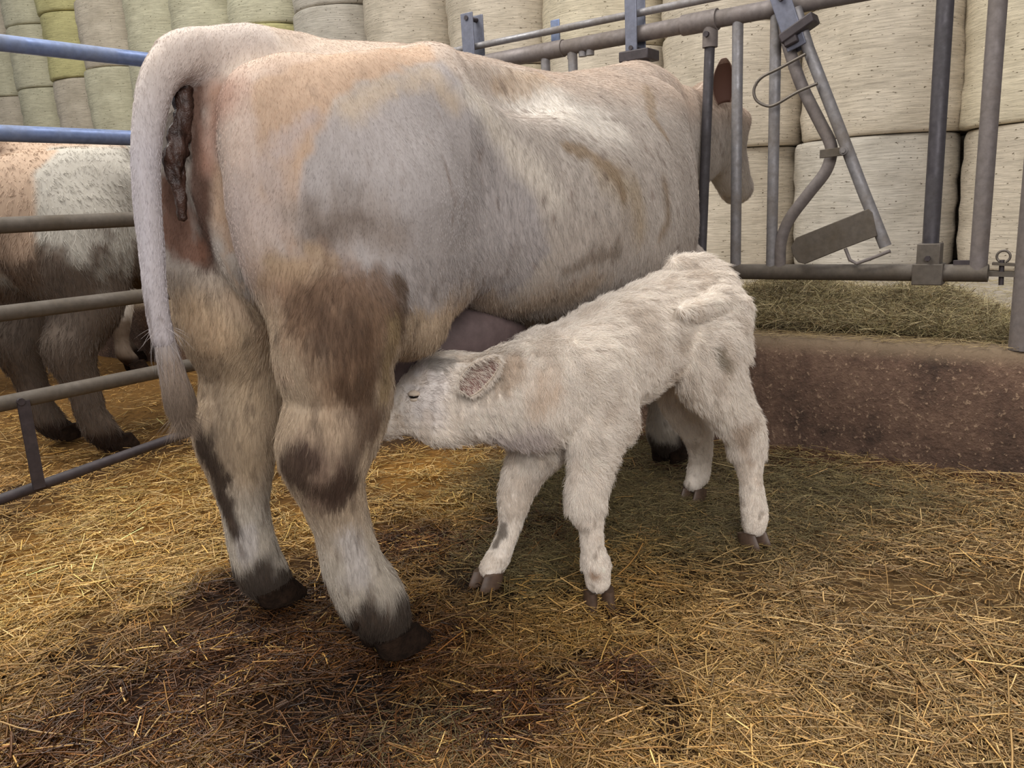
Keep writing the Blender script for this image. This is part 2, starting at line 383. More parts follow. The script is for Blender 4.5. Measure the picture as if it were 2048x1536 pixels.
def fur(name, v, f, nrm, col, n, length, radius, parent, comb, lift=0.35, keep=None, seed=1, noclump=None, jitter=0.35, wave=0.0, cvar=0.18, npt=4, clump=0.0):
    """short hairs rooted on a body: one strand object"""
    rg = np.random.default_rng(seed)
    ar = 0.5 * np.linalg.norm(np.cross(v[f[:, 2]] - v[f[:, 0]], v[f[:, 3]] - v[f[:, 1]]), axis=1)
    wgt = ar * (keep(v[f].mean(1), nrm[f[:, 0]]) if keep else 1.0)
    fi = rg.choice(len(f), n, p=wgt / wgt.sum()); q = f[fi]
    a = rg.random((n, 1)); b = rg.random((n, 1))
    def lp(x): return (x[q[:, 0]] * (1 - a) + x[q[:, 1]] * a) * (1 - b) + (x[q[:, 3]] * (1 - a) + x[q[:, 2]] * a) * b
    root = lp(v); N = lp(nrm); N /= np.linalg.norm(N, axis=1, keepdims=True); C = lp(col)
    T = comb(root); T = T + (np.stack([vnoise(root, 6, 11 + i) for i in range(3)], 1) - 0.5) * jitter * 3.0 + rg.normal(0, jitter * 0.35, (n, 3))
    T = T - N * (T * N).sum(1, keepdims=True); T /= np.linalg.norm(T, axis=1, keepdims=True) + 1e-6
    L = (length(root) if callable(length) else np.full(n, length)) * rg.uniform(0.6, 1.2, n)
    D = T + N * lift * rg.uniform(0.5, 1.5, (n, 1)); D /= np.linalg.norm(D, axis=1, keepdims=True)
    t = np.linspace(0, 1, npt)[None, :, None]
    P = root[:, None, :] + D[:, None, :] * t * L[:, None, None] - N[:, None, :] * (t ** 2) * (L * lift * 0.45)[:, None, None]
    P[:, :, 2] -= (t[..., 0] ** 2) * (L * 0.12)[:, None]
    if wave:
        ph = rg.uniform(0, 6.28, (n, 1)); S = np.cross(N, T); P += S[:, None, :] * (np.sin(ph + t[..., 0] * 6) * wave * L[:, None] * t[..., 0])[..., None]
    if clump:
        cell = np.floor(root / clump).astype(int); key = (cell[:, 0] * 73856093 ^ cell[:, 1] * 19349663 ^ cell[:, 2] * 83492791) % 999983
        off = (np.random.default_rng(5).random((999983, 3)) - 0.5)[key]
        cen = (cell + 0.5 + off * 0.5) * clump
        tip = cen + (P[:, -1] - root); kc = 0.6 if noclump is None else (0.6 * (1 - noclump(root)))[:, None, None]
        P = P + (tip - P[:, -1])[:, None, :] * (t ** 1.6) * kc
    hc = bpy.data.hair_curves.new(name); hc.add_curves([npt] * n)
    hc.points.foreach_set('position', P.astype(np.float32).ravel())
    ra = hc.attributes.get('radius') or hc.attributes.new('radius', 'FLOAT', 'POINT')
    rad = np.tile(np.array([1.0, 0.85, 0.6, 0.15])[:npt] if npt == 4 else np.linspace(1, 0.15, npt), n) * radius
    ra.data.foreach_set('value', rad.astype(np.float32))
    ca = hc.attributes.new('Col', 'FLOAT_COLOR', 'CURVE'); cc = np.ones((n, 4), np.float32)
    cc[:, :3] = np.clip(C * rg.uniform(1 - cvar, 1 + cvar, (n, 1)), 0, 1); ca.data.foreach_set('color', cc.ravel())
    hc.materials.append(HAIR)
    o = bpy.data.objects.new(name, hc); COL.objects.link(o); o.parent = parent
    return o

# ------------------------------------------------------------------ the cow
CU, CV = 1.30, -1.67
def cow_local(P, rot_only=False):
    P = np.asarray(P, float); u = P @ EU; v = P @ EV
    if rot_only: return np.array([u, -v, P[2]])
    return np.array([u - CU, -(v - CV), P[2]])
def cp(x, y, dv, rpx=None):
    P = onplane(x, y, EV * (CV + dv), EV); q = cow_local(P)
    return q if rpx is None else (q, rpx * depth(P) / FPX)

TORSO = [(-0.23, 1.34, 1.16, .04), (-0.18, 1.42, 1.00, .085), (-0.08, 1.50, .86, .155), (0.10, 1.53, .88, .26), (0.32, 1.545, .87, .31), (0.50, 1.55, .84, .36),
         (0.70, 1.54, .78, .41), (0.95, 1.535, .69, .435), (1.20, 1.545, .63, .44), (1.45, 1.585, .63, .40), (1.68, 1.62, .66, .32), (1.84, 1.63, .74, .23),
         (2.00, 1.60, .80, .20), (2.10, 1.56, .88, .15)]
def cow_field(h, legs, tail):
    fd = Field((-0.55, -0.62, -0.02), (3.35, 0.62, 1.85), h)
    fd.loft(TORSO, 0.02, 2.25)
    for s in (1, -1):
        # hook bone, pin bone, loin ridge, flank
        fd.cap((0.35, s * .22, 1.425), (0.40, s * .28, 1.37), .065, .055, .10)
        fd.cap((0.34, s * .22, 1.40), (0.00, s * .16, 1.30), .08, .07, .08)
        fd.ell((-0.12, s * .115, 1.30), (.10, .068, .13), .05)
        fd.ell((-0.04, s * .165, 1.13), (.215, .125, .33), .05)          # buttock
        fd.ell((0.14, s * .24, 1.16), (.28, .14, .31), .08)            # rump side
        fd.cap((0.10, s * .25, 1.10), (0.14, s * .265, .84), .18, .105, .11)   # thigh
        fd.ell((0.27, s * .26, .94), (.11, .08, .12), .06)             # stifle
        fd.ell((0.95, s * .20, 1.03), (.62, .28, .30), .14)            # belly
        fd.cap((0.40, s * .27, 1.32), (0.80, s * .38, 1.10), .05, .06, .20)   # flank fold
        fd.ell((1.54, s * .27, 1.02), (.19, .12, .34), .10)            # shoulder
        fd.cap((1.72, s * .20, 1.42), (1.62, s * .25, .95), .08, .08, .10)
    fd.ell((0.55, -.34, 1.42), (.16, .07, .07), .10, cut=True)         # hollow before the hook bone
    fd.ell((0.55, .34, 1.42), (.16, .07, .07), .10, cut=True)
    fd.cap((-0.42, 0, 1.32), (-0.36, 0, .80), .035, .05, .07, cut=True)  # cleft between the buttocks
    fd.cap((-0.30, 0, 1.30), (-0.27, 0, .85), .02, .05, .05, cut=True)
    # brisket and neck
    fd.ell((1.92, 0, .90), (.18, .13, .15), .10)
    fd.cap((1.95, 0, 1.38), (2.62, .0, 1.44), .24, .15, .10, 0.62)
    fd.cap((1.90, 0, 1.14), (2.58, .0, 1.30), .18, .13, .09, 0.62)
    # head, face turned down over the feed
    fd.cap((2.66, 0, 1.52), (2.80, 0, 1.42), .125, .13, .08)
    fd.cap((2.78, 0, 1.46), (3.00, 0, 1.16), .118, .085, .06)
    fd.ell((3.03, 0, 1.13), (.085, .085, .075), .04)
    fd.cap((2.66, 0, 1.36), (2.90, 0, 1.16), .085, .06, .06)
    for s in (1, -1): fd.ell((2.86, s * .10, 1.47), (.05, .035, .045), .04)
    for ch in legs: fd.chain([(p_, r_ * 1.06) for p_, r_ in ch], 0.075)
    if tail: fd.chain(tail, 0.035)
    return fd
# legs, measured where they stand: (x, y, lateral offset, half width)
leg_hr = [cp(690, 640, .27, 118), cp(668, 705, .26, 112), cp(680, 780, .25, 99), cp(667, 845, .25, 95), cp(650, 900, .25, 88), cp(657, 960, .25, 68), cp(684, 1050, .25, 53), cp(706, 1130, .25, 56), cp(742, 1195, .25, 62), cp(768, 1232, .25, 50)]
leg_hl = [cp(455, 640, -.20, 95), cp(483, 720, -.23, 80), cp(487, 790, -.25, 80), cp(473, 860, -.25, 76), cp(480, 930, -.25, 60), cp(490, 1015, -.25, 43), cp(505, 1090, -.25, 43), cp(522, 1142, -.25, 46), cp(543, 1165, -.25, 38)]
leg_fr = [((1.80, -.22, .80), .13), ((1.72, -.22, .62), .10), ((1.68, -.22, .48), .085), ((1.66, -.22, .40), .08), ((1.65, -.22, .25), .052), ((1.65, -.22, .15), .06), ((1.70, -.22, .08), .055)]
leg_fl = [((1.80, .22, .80), .13), ((1.84, .22, .62), .10), ((1.86, .22, .48), .085), ((1.87, .22, .40), .08), ((1.88, .22, .25), .052), ((1.89, .22, .15), .06), ((1.94, .22, .08), .055)]
tail_pts = [cp(600, 112, 0, 40), cp(500, 118, 0, 62), (cp(430, 112, 0, 54)), cp(375, 112, 0, 50), cp(336, 135, 0, 42), cp(312, 175, 0, 36), cp(299, 235, 0, 32), cp(292, 310, 0, 29), cp(294, 400, 0, 27), cp(303, 500, 0, 25), cp(312, 600, 0, 23), cp(326, 680, 0, 23)]

def ear(name, mat, inner, parent, base, tip, width, face, cup=0.35, hairc=None):
    """leaf shaped cupped ear with thickness"""
    base = np.array(base, float); tip = np.array(tip, float); L = tip - base; l = np.linalg.norm(L); t = L / l
    n = np.array(face, float); n -= t * (n @ t); n /= np.linalg.norm(n); s = np.cross(t, n)
    NU, NV = 16, 10; vo = []; vi = []
    for i in range(NU + 1):
        a = i / NU; wdt = width * (math.sin(math.pi * min(1, a * 0.85 + 0.11)) ** 0.62) * (1 - 0.15 * a)
        for j in range(NV + 1):
            b = j / NV * 2 - 1; ang = b * 1.15
            p = base + L * a + s * math.sin(ang) * wdt * 0.62 + n * ((1 - math.cos(ang)) * wdt * cup * 1.3 - 0.10 * l * math.sin(math.pi * a))
            vo.append(p); vi.append(p + n * 0.005)
    k = NV + 1; f = []; off = len(vo)
    for i in range(NU):
        for j in range(NV):
            q = (i * k + j, (i + 1) * k + j, (i + 1) * k + j + 1, i * k + j + 1); f.append(q); f.append(tuple(off + x for x in q[::-1]))
    for i in range(NU):
        f.append((i * k, i * k + off, (i + 1) * k + off, (i + 1) * k)); j = NV; f.append((i * k + j, (i + 1) * k + j, (i + 1) * k + j + off, i * k + j + off))
    for j in range(NV):
        f.append((j, j + 1, j + 1 + off, j + off)); i = NU * k; f.append((i + j, i + j + off, i + j + 1 + off, i + j + 1))
    o = mesh_obj(name, vo + vi, f, mat, parent)
    o.data.materials.append(inner)
    for p in o.data.polygons:
        c = [vi_ for vi_ in p.vertices]
        if all(x >= off for x in c):
            jj = [(x - off) % k for x in c]; ii = [(x - off) // k for x in c]
            if min(jj) >= 1 and max(jj) <= NV - 1 and max(ii) < NU - 1: p.material_index = 1
    return o
def plain_coat(name, c):
    m, nt, b = new_mat(name); n = noise_node(nt, 90, 5, 0.7); c = lin(c)
    r = ramp(nt, n.outputs[0], [(0.3, tuple(c * 0.75)), (0.65, tuple(np.minimum(c * 1.1, 1)))]); nt.links.new(r.outputs[0], b.inputs['Base Color'])
    bump(nt, b, n.outputs[0], 0.5, 0.003); b.inputs['Roughness'].default_value = 0.8; return m
CREAM = plain_coat('cream ear hair', (214, 196, 176)); COW_EAR = plain_coat('brown ear hair', (150, 122, 108))
def hoof(parent, c, fwd, L, wd, hgt, mat, split=0.006):
    """cloven hoof of two claws"""
    c = np.array(c, float); fwd = np.array(fwd, float); fwd[2] = 0; fwd /= np.linalg.norm(fwd); sd = np.array([-fwd[1], fwd[0], 0])
    v = []; f = []; nA, nZ = 14, 5
    for s in (1, -1):
        b0 = len(v)
        for k in range(nZ + 1):
            z = k / nZ; scl = 1.0 - 0.20 * z - (0.10 if k == 0 else 0); back = -0.10 * L * z
            for i in range(nA):
                an = 2 * math.pi * i / nA; fx = math.cos(an); sy = math.sin(an)
                x = fx * L * (0.62 if fx > 0 else 0.42) * scl - z * L * 0.18; y = s * (split + wd * 0.26) + sy * wd * 0.26 * scl * (1 - 0.25 * max(fx, 0))
                v.append(c + fwd * x + sd * y + EZ * (hgt * z * (1 - 0.25 * max(-fx, 0)) - 0.004))
        for k in range(nZ):
            for i in range(nA):
                f.append((b0 + k * nA + i, b0 + k * nA + (i + 1) % nA, b0 + (k + 1) * nA + (i + 1) % nA, b0 + (k + 1) * nA + i))
        f.append(tuple(b0 + nZ * nA + i for i in range(nA))); f.append(tuple(b0 + i for i in range(nA))[::-1])
    o = mesh_obj('hoof', v, f, mat, parent); o.data.set_sharp_from_angle(angle=math.radians(50)); return o
def ball(name, c, r, mat, parent, sx=(1, 1, 1)):
    bm = bmesh.new(); bmesh.ops.create_uvsphere(bm, u_segments=20, v_segments=14, radius=r)
    for q in bm.verts: q.co = Vector((q.co.x * sx[0] + c[0], q.co.y * sx[1] + c[1], q.co.z * sx[2] + c[2]))
    me = bpy.data.meshes.new(name); bm.to_mesh(me); bm.free(); me.polygons.foreach_set('use_smooth', np.ones(len(me.polygons), bool))
    me.materials.append(mat); o = bpy.data.objects.new(name, me); COL.objects.link(o); o.parent = parent; return o

COW_ORG = W(CU, CV, 0)
cow = tag(empty('cow', COW_ORG, ROT), 'large cream white cow with raised tail suckling a calf, head through the feed barrier', 'cow')
hf = 0.016 if DEV else 0.0105
v, f = cow_field(hf, [leg_hr, leg_hl, leg_fr, leg_fl], tail_pts).mesh(2)
# skin folds and muscle ripple
nrm = vert_normals(v, f)
v = v + nrm * ((fbm(v, 5, 2, 2) - 0.5) * 0.012 + (fbm(v * np.array([1, 1, .5]), 22, 4, 2) - 0.5) * 0.004)[:, None] * np.clip(v[:, 2:3] * 1.5, .2, 1) * np.where(v[:, 0:1] < -.27, .15, 1)
nrm = vert_normals(v, f); bv = bvh_of(v, f)
pt = Paint(v, (184, 173, 163), bv, cow_local, lambda d: cow_local(d, True))
# coat: clipped peach hair over rump and back, long greyish hair on the flank, paler ribs
lg = np.clip((1.02 - v[:, 2]) / .12, 0, 1) * np.clip((.42 - v[:, 0]) / .1, 0, 1)
pt.blend(lg * .9, (178, 156, 130)); pt.blend(np.clip((.45 - v[:, 2]) / .15, 0, 1) * .9, (194, 184, 170))
top = np.clip((v[:, 2] - 1.38) / 0.12, 0, 1) * (v[:, 0] > -0.3)
pt.blend(top * np.clip(0.75 + (fbm(v, 4, 8) - .5), 0, 1) * 0.6, (198, 172, 150))
pt.dab([(560, 200, .30), (520, 330, .22), (470, 460, .16)], (196, 166, 148), 0.5, 0.5, 5, 1, 0.7)
pt.dab([(760, 110, .22), (640, 140, .2)], (192, 166, 144), 0.6, 0.4, 5, 2, 0.7)
pt.poly([(880, 120), (820, 130), (760, 150), (700, 172), (662, 198), (645, 235), (630, 290), (612, 340), (600, 380), (592, 420), (600, 470), (700, 600), (850, 620), (1000, 600), (1100, 500), (1060, 380), (980, 260), (930, 180)], (168, 160, 157), 0.9, 0.02)
pt.dab([(700, 215, .05), (760, 180, .05), (860, 150, .06), (900, 200, .05)], (196, 176, 152), 0.7, 0.7, 10, 6, 0.8)
pt.poly([(425, 215), (500, 165), (640, 112), (850, 88), (878, 118), (820, 130), (760, 150), (700, 172), (662, 198), (645, 235), (630, 290), (612, 340), (600, 380), (590, 430), (588, 500), (540, 560), (470, 570), (430, 480), (415, 380)], (186, 158, 134), 0.94, 0.010)
pt.dab([(470, 500, .10), (480, 400, .09), (560, 440, .10), (540, 340, .06)], (178, 162, 154), 0.8, 0.9, 7, 4, 0.9)
pt.dab([(620, 235, .03), (560, 300, .05)], (178, 166, 164), 0.6, 0.9, 9, 4, 0.8)
pt.dab([(460, 130, .05), (560, 85, .05), (680, 80, .05)], (212, 198, 184), 0.8, 0.5, 9, 4, 0.8)
pt.dab([(940, 190, .05), (1000, 270, .06), (1060, 330, .06), (1110, 400, .05)], (222, 212, 198), 0.6, 0.6, 10, 7, 0.9)  # pale flank stripe, partly a highlight painted into the coat
pt.dab([(1060, 200, .14), (1150, 230, .12), (1230, 260, .10)], (222, 214, 204), 0.8, 0.7, 8, 8, 0.7)
pt.dab([(1000, 170, .06), (1080, 150, .06)], (186, 160, 132), 0.6, 0.8, 12, 9, 0.7)
pt.dab([(1210, 350, .08), (1270, 390, .11), (1280, 450, .08)], (176, 158, 134), 0.75, 0.6, 8, 47, 0.9)
pt.dab([(1130, 290, .02), (1180, 308, .03), (1230, 350, .04), (1245, 390, .03)], (148, 126, 100), 0.8, 1.0, 16, 10, 0.6)
pt.dab([(1330, 370, .055), (1335, 440, .04), (1320, 470, .03)], (138, 118, 96), 0.75, 0.5, 14, 11, 0.9)
pt.dab([(1290, 170, .03), (1300, 230, .045), (1330, 270, .03)], (164, 144, 122), 0.8, 0.7, 14, 12, 0.5)
pt.dab([(1130, 540, .03), (1180, 520, .04), (1230, 500, .05), (1240, 470, .03)], (118, 102, 86), 0.6, 1.4, 22, 13, 0.5, (1, 1, .4))
pt.dab([(900, 620, .08), (1000, 620, .08), (1100, 600, .08), (1200, 560, .06)], (186, 162, 136), 0.6, 0.9, 12, 14, 0.8, (1, 1, .5))
# thigh: brown dried dung
dung = (112, 86, 66)
pt.dab([(600, 430, .05), (640, 460, .09), (700, 440, .11), (790, 480, .07)], (150, 136, 126), 0.75, 0.8, 9, 19, 0.8, (.5, 1, 1))
pt.dab([(620, 410, .045), (640, 470, .07), (690, 430, .07), (740, 440, .03)], (112, 98, 88), 0.75, 1.0, 16, 20, 0.9, (.5, 1, 1))
pt.dab([(560, 580, .10), (640, 620, .16), (720, 640, .14), (700, 740, .12)], (150, 118, 92), 0.85, 0.6, 8, 18, 0.7)
pt.dab([(540, 520, .03), (600, 540, .05), (650, 530, .04), (620, 500, .03)], (166, 142, 116), 0.8, 0.6, 16, 17, 0.6)
pt.dab([(600, 620, .06), (660, 590, .10), (720, 610, .11), (770, 580, .07)], (108, 84, 66), 0.85, 1.1, 13, 21, 0.7)
pt.dab([(800, 560, .02), (810, 600, .03), (800, 650, .04)], (92, 72, 56), 0.85, 1.2, 30, 22, 0.4)
pt.dab([(640, 640, .10), (690, 700, .12), (720, 770, .09), (735, 830, .07), (715, 880, .03)], (92, 70, 54), 0.9, 1.0, 14, 23, 0.6)
pt.dab([(790, 640, .03), (780, 700, .03), (770, 780, .03)], (150, 128, 96), 0.8, 0.9, 24, 16, 0.5)
pt.dab([(690, 840, .03), (700, 900, .03), (690, 950, .035), (680, 1000, .02)], (90, 72, 60), 0.85, 1.1, 22, 15, 0.4)
pt.dab([(630, 930, .09), (650, 980, .07)], (120, 96, 82), 0.8, 0.8, 12, 14, 0.7)
pt.dab([(520, 560, .02), (560, 540, .03), (600, 540, .03)], (162, 136, 110), 0.7, 0.6, 20, 24, 0.6)
pt.dab([(470, 600, .04), (520, 680, .04), (575, 750, .03)], (188, 164, 140), 0.8, 0.4, 12, 25, 0.7)
pt.dab([(640, 850, .05), (680, 870, .06)], (184, 160, 134), 0.7, 0.6, 12, 26, 0.8)
pt.dab([(600, 925, .05), (570, 930, .03), (650, 985, .03), (690, 970, .05), (665, 1010, .03)], (74, 56, 46), 0.92, 0.9, 18, 27, 0.4)
pt.dab([(470, 700, .10), (500, 800, .09), (490, 880, .07), (500, 950, .05)], (190, 168, 140), 0.8, 0.4, 8, 28, 0.8)
pt.dab([(402, 868, .04), (425, 930, .045), (450, 1010, .034), (470, 1070, .028)], (70, 56, 47), 0.95, 1.3, 26, 29, 0.4)
pt.dab([(700, 1080, .05), (720, 1150, .05), (500, 1060, .03), (490, 1110, .04)], (196, 188, 182), 0.85, 0.5, 12, 30, 0.6)
pt.blend(np.clip((0.18 + (fbm(v, 16, 3) - .5) * .20 - v[:, 2]) / 0.05, 0, 1) * 0.92, (52, 39, 31))
# under the tail: brown cleft, with deep shade at the root painted in
pt.dab([(390, 175, .05), (395, 300, .045), (398, 420, .05), (412, 520, .035)], (86, 60, 48), 0.95, 0.5, 16, 31, 0.6)
pt.dab([(345, 370, .035), (345, 440, .06), (375, 500, .05)], (128, 90, 72), 0.9, 0.9, 16, 32, 0.6)
pt.dab([(450, 190, .08), (430, 250, .05), (415, 330, .04)], (164, 126, 108), 0.7, 0.4, 8, 34, 0.8)
pt.dab([(440, 180, .05), (430, 230, .03)], (170, 134, 116), 0.7, 0.5, 10, 33, 0.7)
pt.dab([(380, 620, .08), (420, 680, .08)], (206, 178, 146), 0.7, 0.4, 8, 34, 0.7)
tl = np.full(len(v), 9.0)
for (a_, ra_), (b_, rb_) in zip(tail_pts[1:-1], tail_pts[2:]):
    ba_ = b_ - a_; h_ = np.clip(((v - a_) @ ba_) / (ba_ @ ba_), 0, 1); tl = np.minimum(tl, np.linalg.norm(v - a_ - h_[:, None] * ba_, axis=1) / (ra_ + (rb_ - ra_) * h_))
tl = np.clip((1.22 - tl) / .12, 0, 1)
pt.blend(tl * 0.9 * np.clip((v[:, 2] - 1.25) / .2, 0, 1), (196, 182, 172)); pt.blend(tl * 0.9 * np.clip(1 - (v[:, 2] - 1.25) / .2, 0, 1), (190, 182, 184))
side = (v[:, 1] < 0) * 1.0 * (v[:, 2] > .6) * (v[:, 0] > -0.1)
lowleg = np.clip((1.0 - v[:, 2]) / .1, 0, 1) * (v[:, 0] < .5)
pt.specks(lowleg, (96, 78, 64), 60, .62, .5, (1, 1, .35), 23)
pt.specks(side * np.where(v[:, 0] < .15, .4, 1), (120, 102, 90), 38, .70, 0.6, (1, 1, .45), 3)
pt.c *= (0.94 + 0.12 * fbm(v * np.array([1, 1, .35]), 45, 41))[:, None]
cow_v, cow_f, cow_n, cow_c, cow_bvh = v, f, nrm, pt.c, bv
body = mesh_obj('body', v, f, COAT, cow, True, pt.c)
def cow_world_hit(x, y): return pt.hit(x, y)

ear('ear', COW_EAR, simple('dark ear inside', (98, 66, 54), 0.7), cow, cp(1446, 205, .13), cp(1446, 116, .17), .105, (-.75, -.6, .1))
ear('ear', COW_EAR, PINK, cow, (2.70, .11, 1.56), (2.68, .26, 1.66), .08, (-.3, .6, .3))
ball('eye', (2.89, -.098, 1.455), .024, BLACK, cow); ball('eye', (2.885, .128, 1.47), .022, BLACK, cow)
ball('muzzle_pad', (3.075, 0, 1.115), .05, simple('grey pink muzzle', (176, 160, 156), 0.5, 0, 30, .2), cow, (.7, 1.25, 1.0))
def dewclaws(parent, c, fwd, r):
    fwd = np.array(fwd, float); fwd /= np.linalg.norm(fwd); sd = np.array([-fwd[1], fwd[0], 0])
    for s in (1, -1):
        m = MB(); a = np.array(c) + sd * s * r * .8; m.tube([a, a - fwd * r * .5 - EZ * r * .7, a - fwd * r * .75 - EZ * r * 1.3], [r * .55, r * .48, r * .22], 12); m.build('dewclaw', HORN_DARK, parent)
dewclaws(cow, cp(712, 1222, .25), (1, -.25, 0), .027); dewclaws(cow, cp(512, 1148, -.25), (1, -.25, 0), .025)
hoof(cow, cp(786, 1262, .25) * [1, 1, 0], (1, -.25, 0), .155, .15, .062, HORN_DARK)
hoof(cow, cp(550, 1180, -.25) * [1, 1, 0], (1, -.25, 0), .145, .145, .062, HORN_DARK)
hoof(cow, (1.73, -.22, 0), (1, 0, 0), .15, .13, .08, HORN_DARK); hoof(cow, (1.97, .22, 0), (1, 0, 0), .15, .13, .08, HORN_DARK)
# udder between the thighs
uf = Field((0.0, -.35, .40), (1.0, .35, .95), .012)
uf.ell((.56, 0, .73), (.34, .24, .17), .05); uf.ell((.38, 0, .70), (.22, .21, .17), .05)
for tx, ty in ((.36, -.10), (.36, .10), (.58, -.10), (.58, .10)): uf.cap((tx, ty, .62), (tx, ty * 1.1, .50), .045, .016, .04)
uv, uff = uf.mesh(1); mesh_obj('udder', uv, uff, UDDER, cow)
# hanging membrane under the tail
mp_ = [cp(405, 155, .0, 14), cp(410, 205, .0, 19), cp(405, 260, 0.0, 21), cp(394, 310, 0, 22), cp(394, 355, 0, 18), cp(402, 395, 0, 10), cp(408, 435, 0, 5)]
mf = Field((-.45, -.1, .8), (-.05, .1, 1.6), .006); sh_ = np.array([-.05, 0, 0])
mf.chain([(a + sh_, r) for a, r in mp_], .02, 0.8); mv, mff = mf.mesh(1); mn = vert_normals(mv, mff)
mv = mv + mn * ((fbm(mv * np.array([1, 1, .35]), 55, 6, 4) - .5) * .040)[:, None]; tag(mesh_obj('hanging_membrane', mv, mff, MEMBRANE, cow), 'dark wet brown membrane hanging under the tail')

# tail switch: core and long hair
sw = Field((-.6, -.2, .5), (-.1, .2, 1.0), .008)
sw.chain([cp(324, 665, 0, 18), cp(338, 720, 0, 22), cp(350, 765, 0, 24), cp(356, 795, 0, 16), cp(358, 812, 0, 8)], .02)
sv, sf = sw.mesh(1); sn = vert_normals(sv, sf); scol = np.tile(lin((134, 116, 100)), (len(sv), 1)) * (0.75 + .5 * fbm(sv * np.array([1, 1, .15]), 60, 2))[:, None]
zg_ = np.clip((sv[:, 2] - .79) / .07, 0, 1)[:, None]; scol = scol * (1 - zg_) + lin((178, 168, 164)) * zg_
switch = mesh_obj('tail_switch', sv, sf, COAT, cow, True, scol)
FU = 0.35 if DEV else 1.0
if DEV != 'bald':
    fur('hair', sv, sf, sn, scol, int(11000 * FU), .075, .0005, switch, lambda p: np.tile([.10, 0, -1.0], (len(p), 1)), .05, (lambda c, n_: (c[:, 2] < .80) * 1.0 + .02), 3, None, .07, .10, .35, 6)
    def comb_cow(p):
        t = np.zeros_like(p); up = np.clip((p[:, 2] - 1.25) / .3, 0, 1)
        t[:, 0] = np.where(p[:, 0] > 0.3, 0.30, -0.05) - 0.55 * up * (p[:, 0] < -.05); t[:, 2] = -1.0; t[:, 1] = np.sign(p[:, 1]) * up * .9
        t[:, 0] += np.where(p[:, 0] < -0.05, -0.15, 0.0); tm = (p[:, 0] < -.27) & (p[:, 2] < 1.4); t[tm] = (0, 0, -1.0); return t
    def len_cow(p):
        L = .020 + .005 * np.clip((.95 - p[:, 2]) / .3, 0, 1)
        L = np.where((p[:, 0] < 0.3) & (p[:, 2] > 1.0) & (p[:, 2] < 1.4) , .008, L)
        L = np.where((p[:, 2] > 1.40) & (p[:, 0] < .5), .008, L); L = np.where(p[:, 0] < -.32, .010, L); return L
    see = lambda c, n: np.where((c[:, 1] < .05) | (c[:, 0] < .1) | (c[:, 2] > 1.4), 1.0, 0.12)
    fur('coat_hair', cow_v, cow_f, cow_n, cow_c, int(330000 * FU), len_cow, .00042, cow, comb_cow, .22, see, 5, (lambda p: np.maximum((p[:, 0] < -.24) * 1.0, np.clip((.40 - p[:, 0]) / .15, 0, 1) * np.clip((p[:, 2] - .95) / .1, 0, 1) * .9)), .28, .08, .22, 4, .012)

# ------------------------------------------------------------------ the calf
CC = np.array([-.804, -.594, 0]); CN = np.array([.594, -.804, 0]); CM = np.array([.375, 2.37, 0])   # forward, near side, middle of the stance
CROT = math.atan2(CC[1], CC[0])
def calf_local(P, rot_only=False):
    P = np.asarray(P, float); Q = P if rot_only else P - CM
    return np.array([Q @ CC, Q @ CN, Q[2]])          # local y = near side (its left)
def kp(x, y, dn, rpx=None):
    P = onplane(x, y, CM + CN * dn, CN); q = calf_local(P)
    return q if rpx is None else (q, rpx * depth(P) / FPX)
calf = tag(empty('calf', CM, CROT), 'small fluffy white calf suckling beneath the cow on straw', 'calf')
cf = Field((-.75, -.45, -.02), (1.15, .35, 1.1), 0.009 if DEV else 0.0062)
tr = [kp(1385, 600, 0, 72), kp(1340, 640, 0, 96), kp(1280, 680, 0, 108), kp(1215, 715, 0, 110), kp(1150, 760, 0, 112), kp(1090, 785, 0, 108)]
cf.chain(tr, .05, .82)
for s in (1, -1):
    cf.cap(kp(1400, 620, 0)[:3] + [0, s * .08, 0], kp(1400, 690, 0) + [0, s * .09, 0], .09, .085, .05)
    cf.cap(kp(1130, 730, 0) + [0, s * .09, .0], kp(1175, 830, 0) + [0, s * .09, 0], .09, .075, .06)
cf.ell(kp(1405, 575, 0), (.10, .09, .08), .05)
# neck and head bend away to the udder
cf.chain([kp(1100, 770, 0, 100), kp(1030, 785, -.05, 96), kp(965, 795, -.10, 86), kp(920, 795, -.16, 74)], .05, .85)
cf.chain([kp(905, 780, -.18, 74), kp(872, 788, -.19, 75), kp(845, 802, -.20, 63), kp(812, 822, -.22, 46), kp(782, 836, -.24, 39), kp(758, 843, -.25, 33)], .035, .88)
cf.ell(kp(878, 738, -.18), (.06, .055, .045), .035)
cf.ell(kp(905, 850, -.16), (.10, .06, .05), .05)
cf.ell(kp(755, 842, -.25), (.04, .05, .042), .03)
# legs
cf.chain([kp(1180, 830, .08, 66), kp(1187, 880, .11, 52), kp(1180, 950, .13, 38), kp(1172, 1005, .14, 39), kp(1180, 1050, .15, 23), kp(1186, 1090, .155, 22), kp(1191, 1125, .155, 27), kp(1195, 1160, .155, 23)], .02)
cf.chain([kp(1090, 870, -.06, 60), kp(1062, 915, -.10, 46), kp(1040, 960, -.12, 36), kp(1028, 1000, -.13, 32), kp(1022, 1045, -.14, 22), kp(1010, 1085, -.15, 21), kp(992, 1120, -.16, 25), kp(978, 1138, -.16, 20)], .02)
cf.chain([kp(1405, 690, .08, 78), kp(1420, 750, .10, 66), kp(1452, 800, .13, 50), kp(1482, 850, .15, 40), kp(1494, 900, .16, 33), kp(1500, 950, .18, 21), kp(1505, 995, .19, 22), kp(1510, 1028, .20, 26), kp(1509, 1050, .20, 22)], .02)
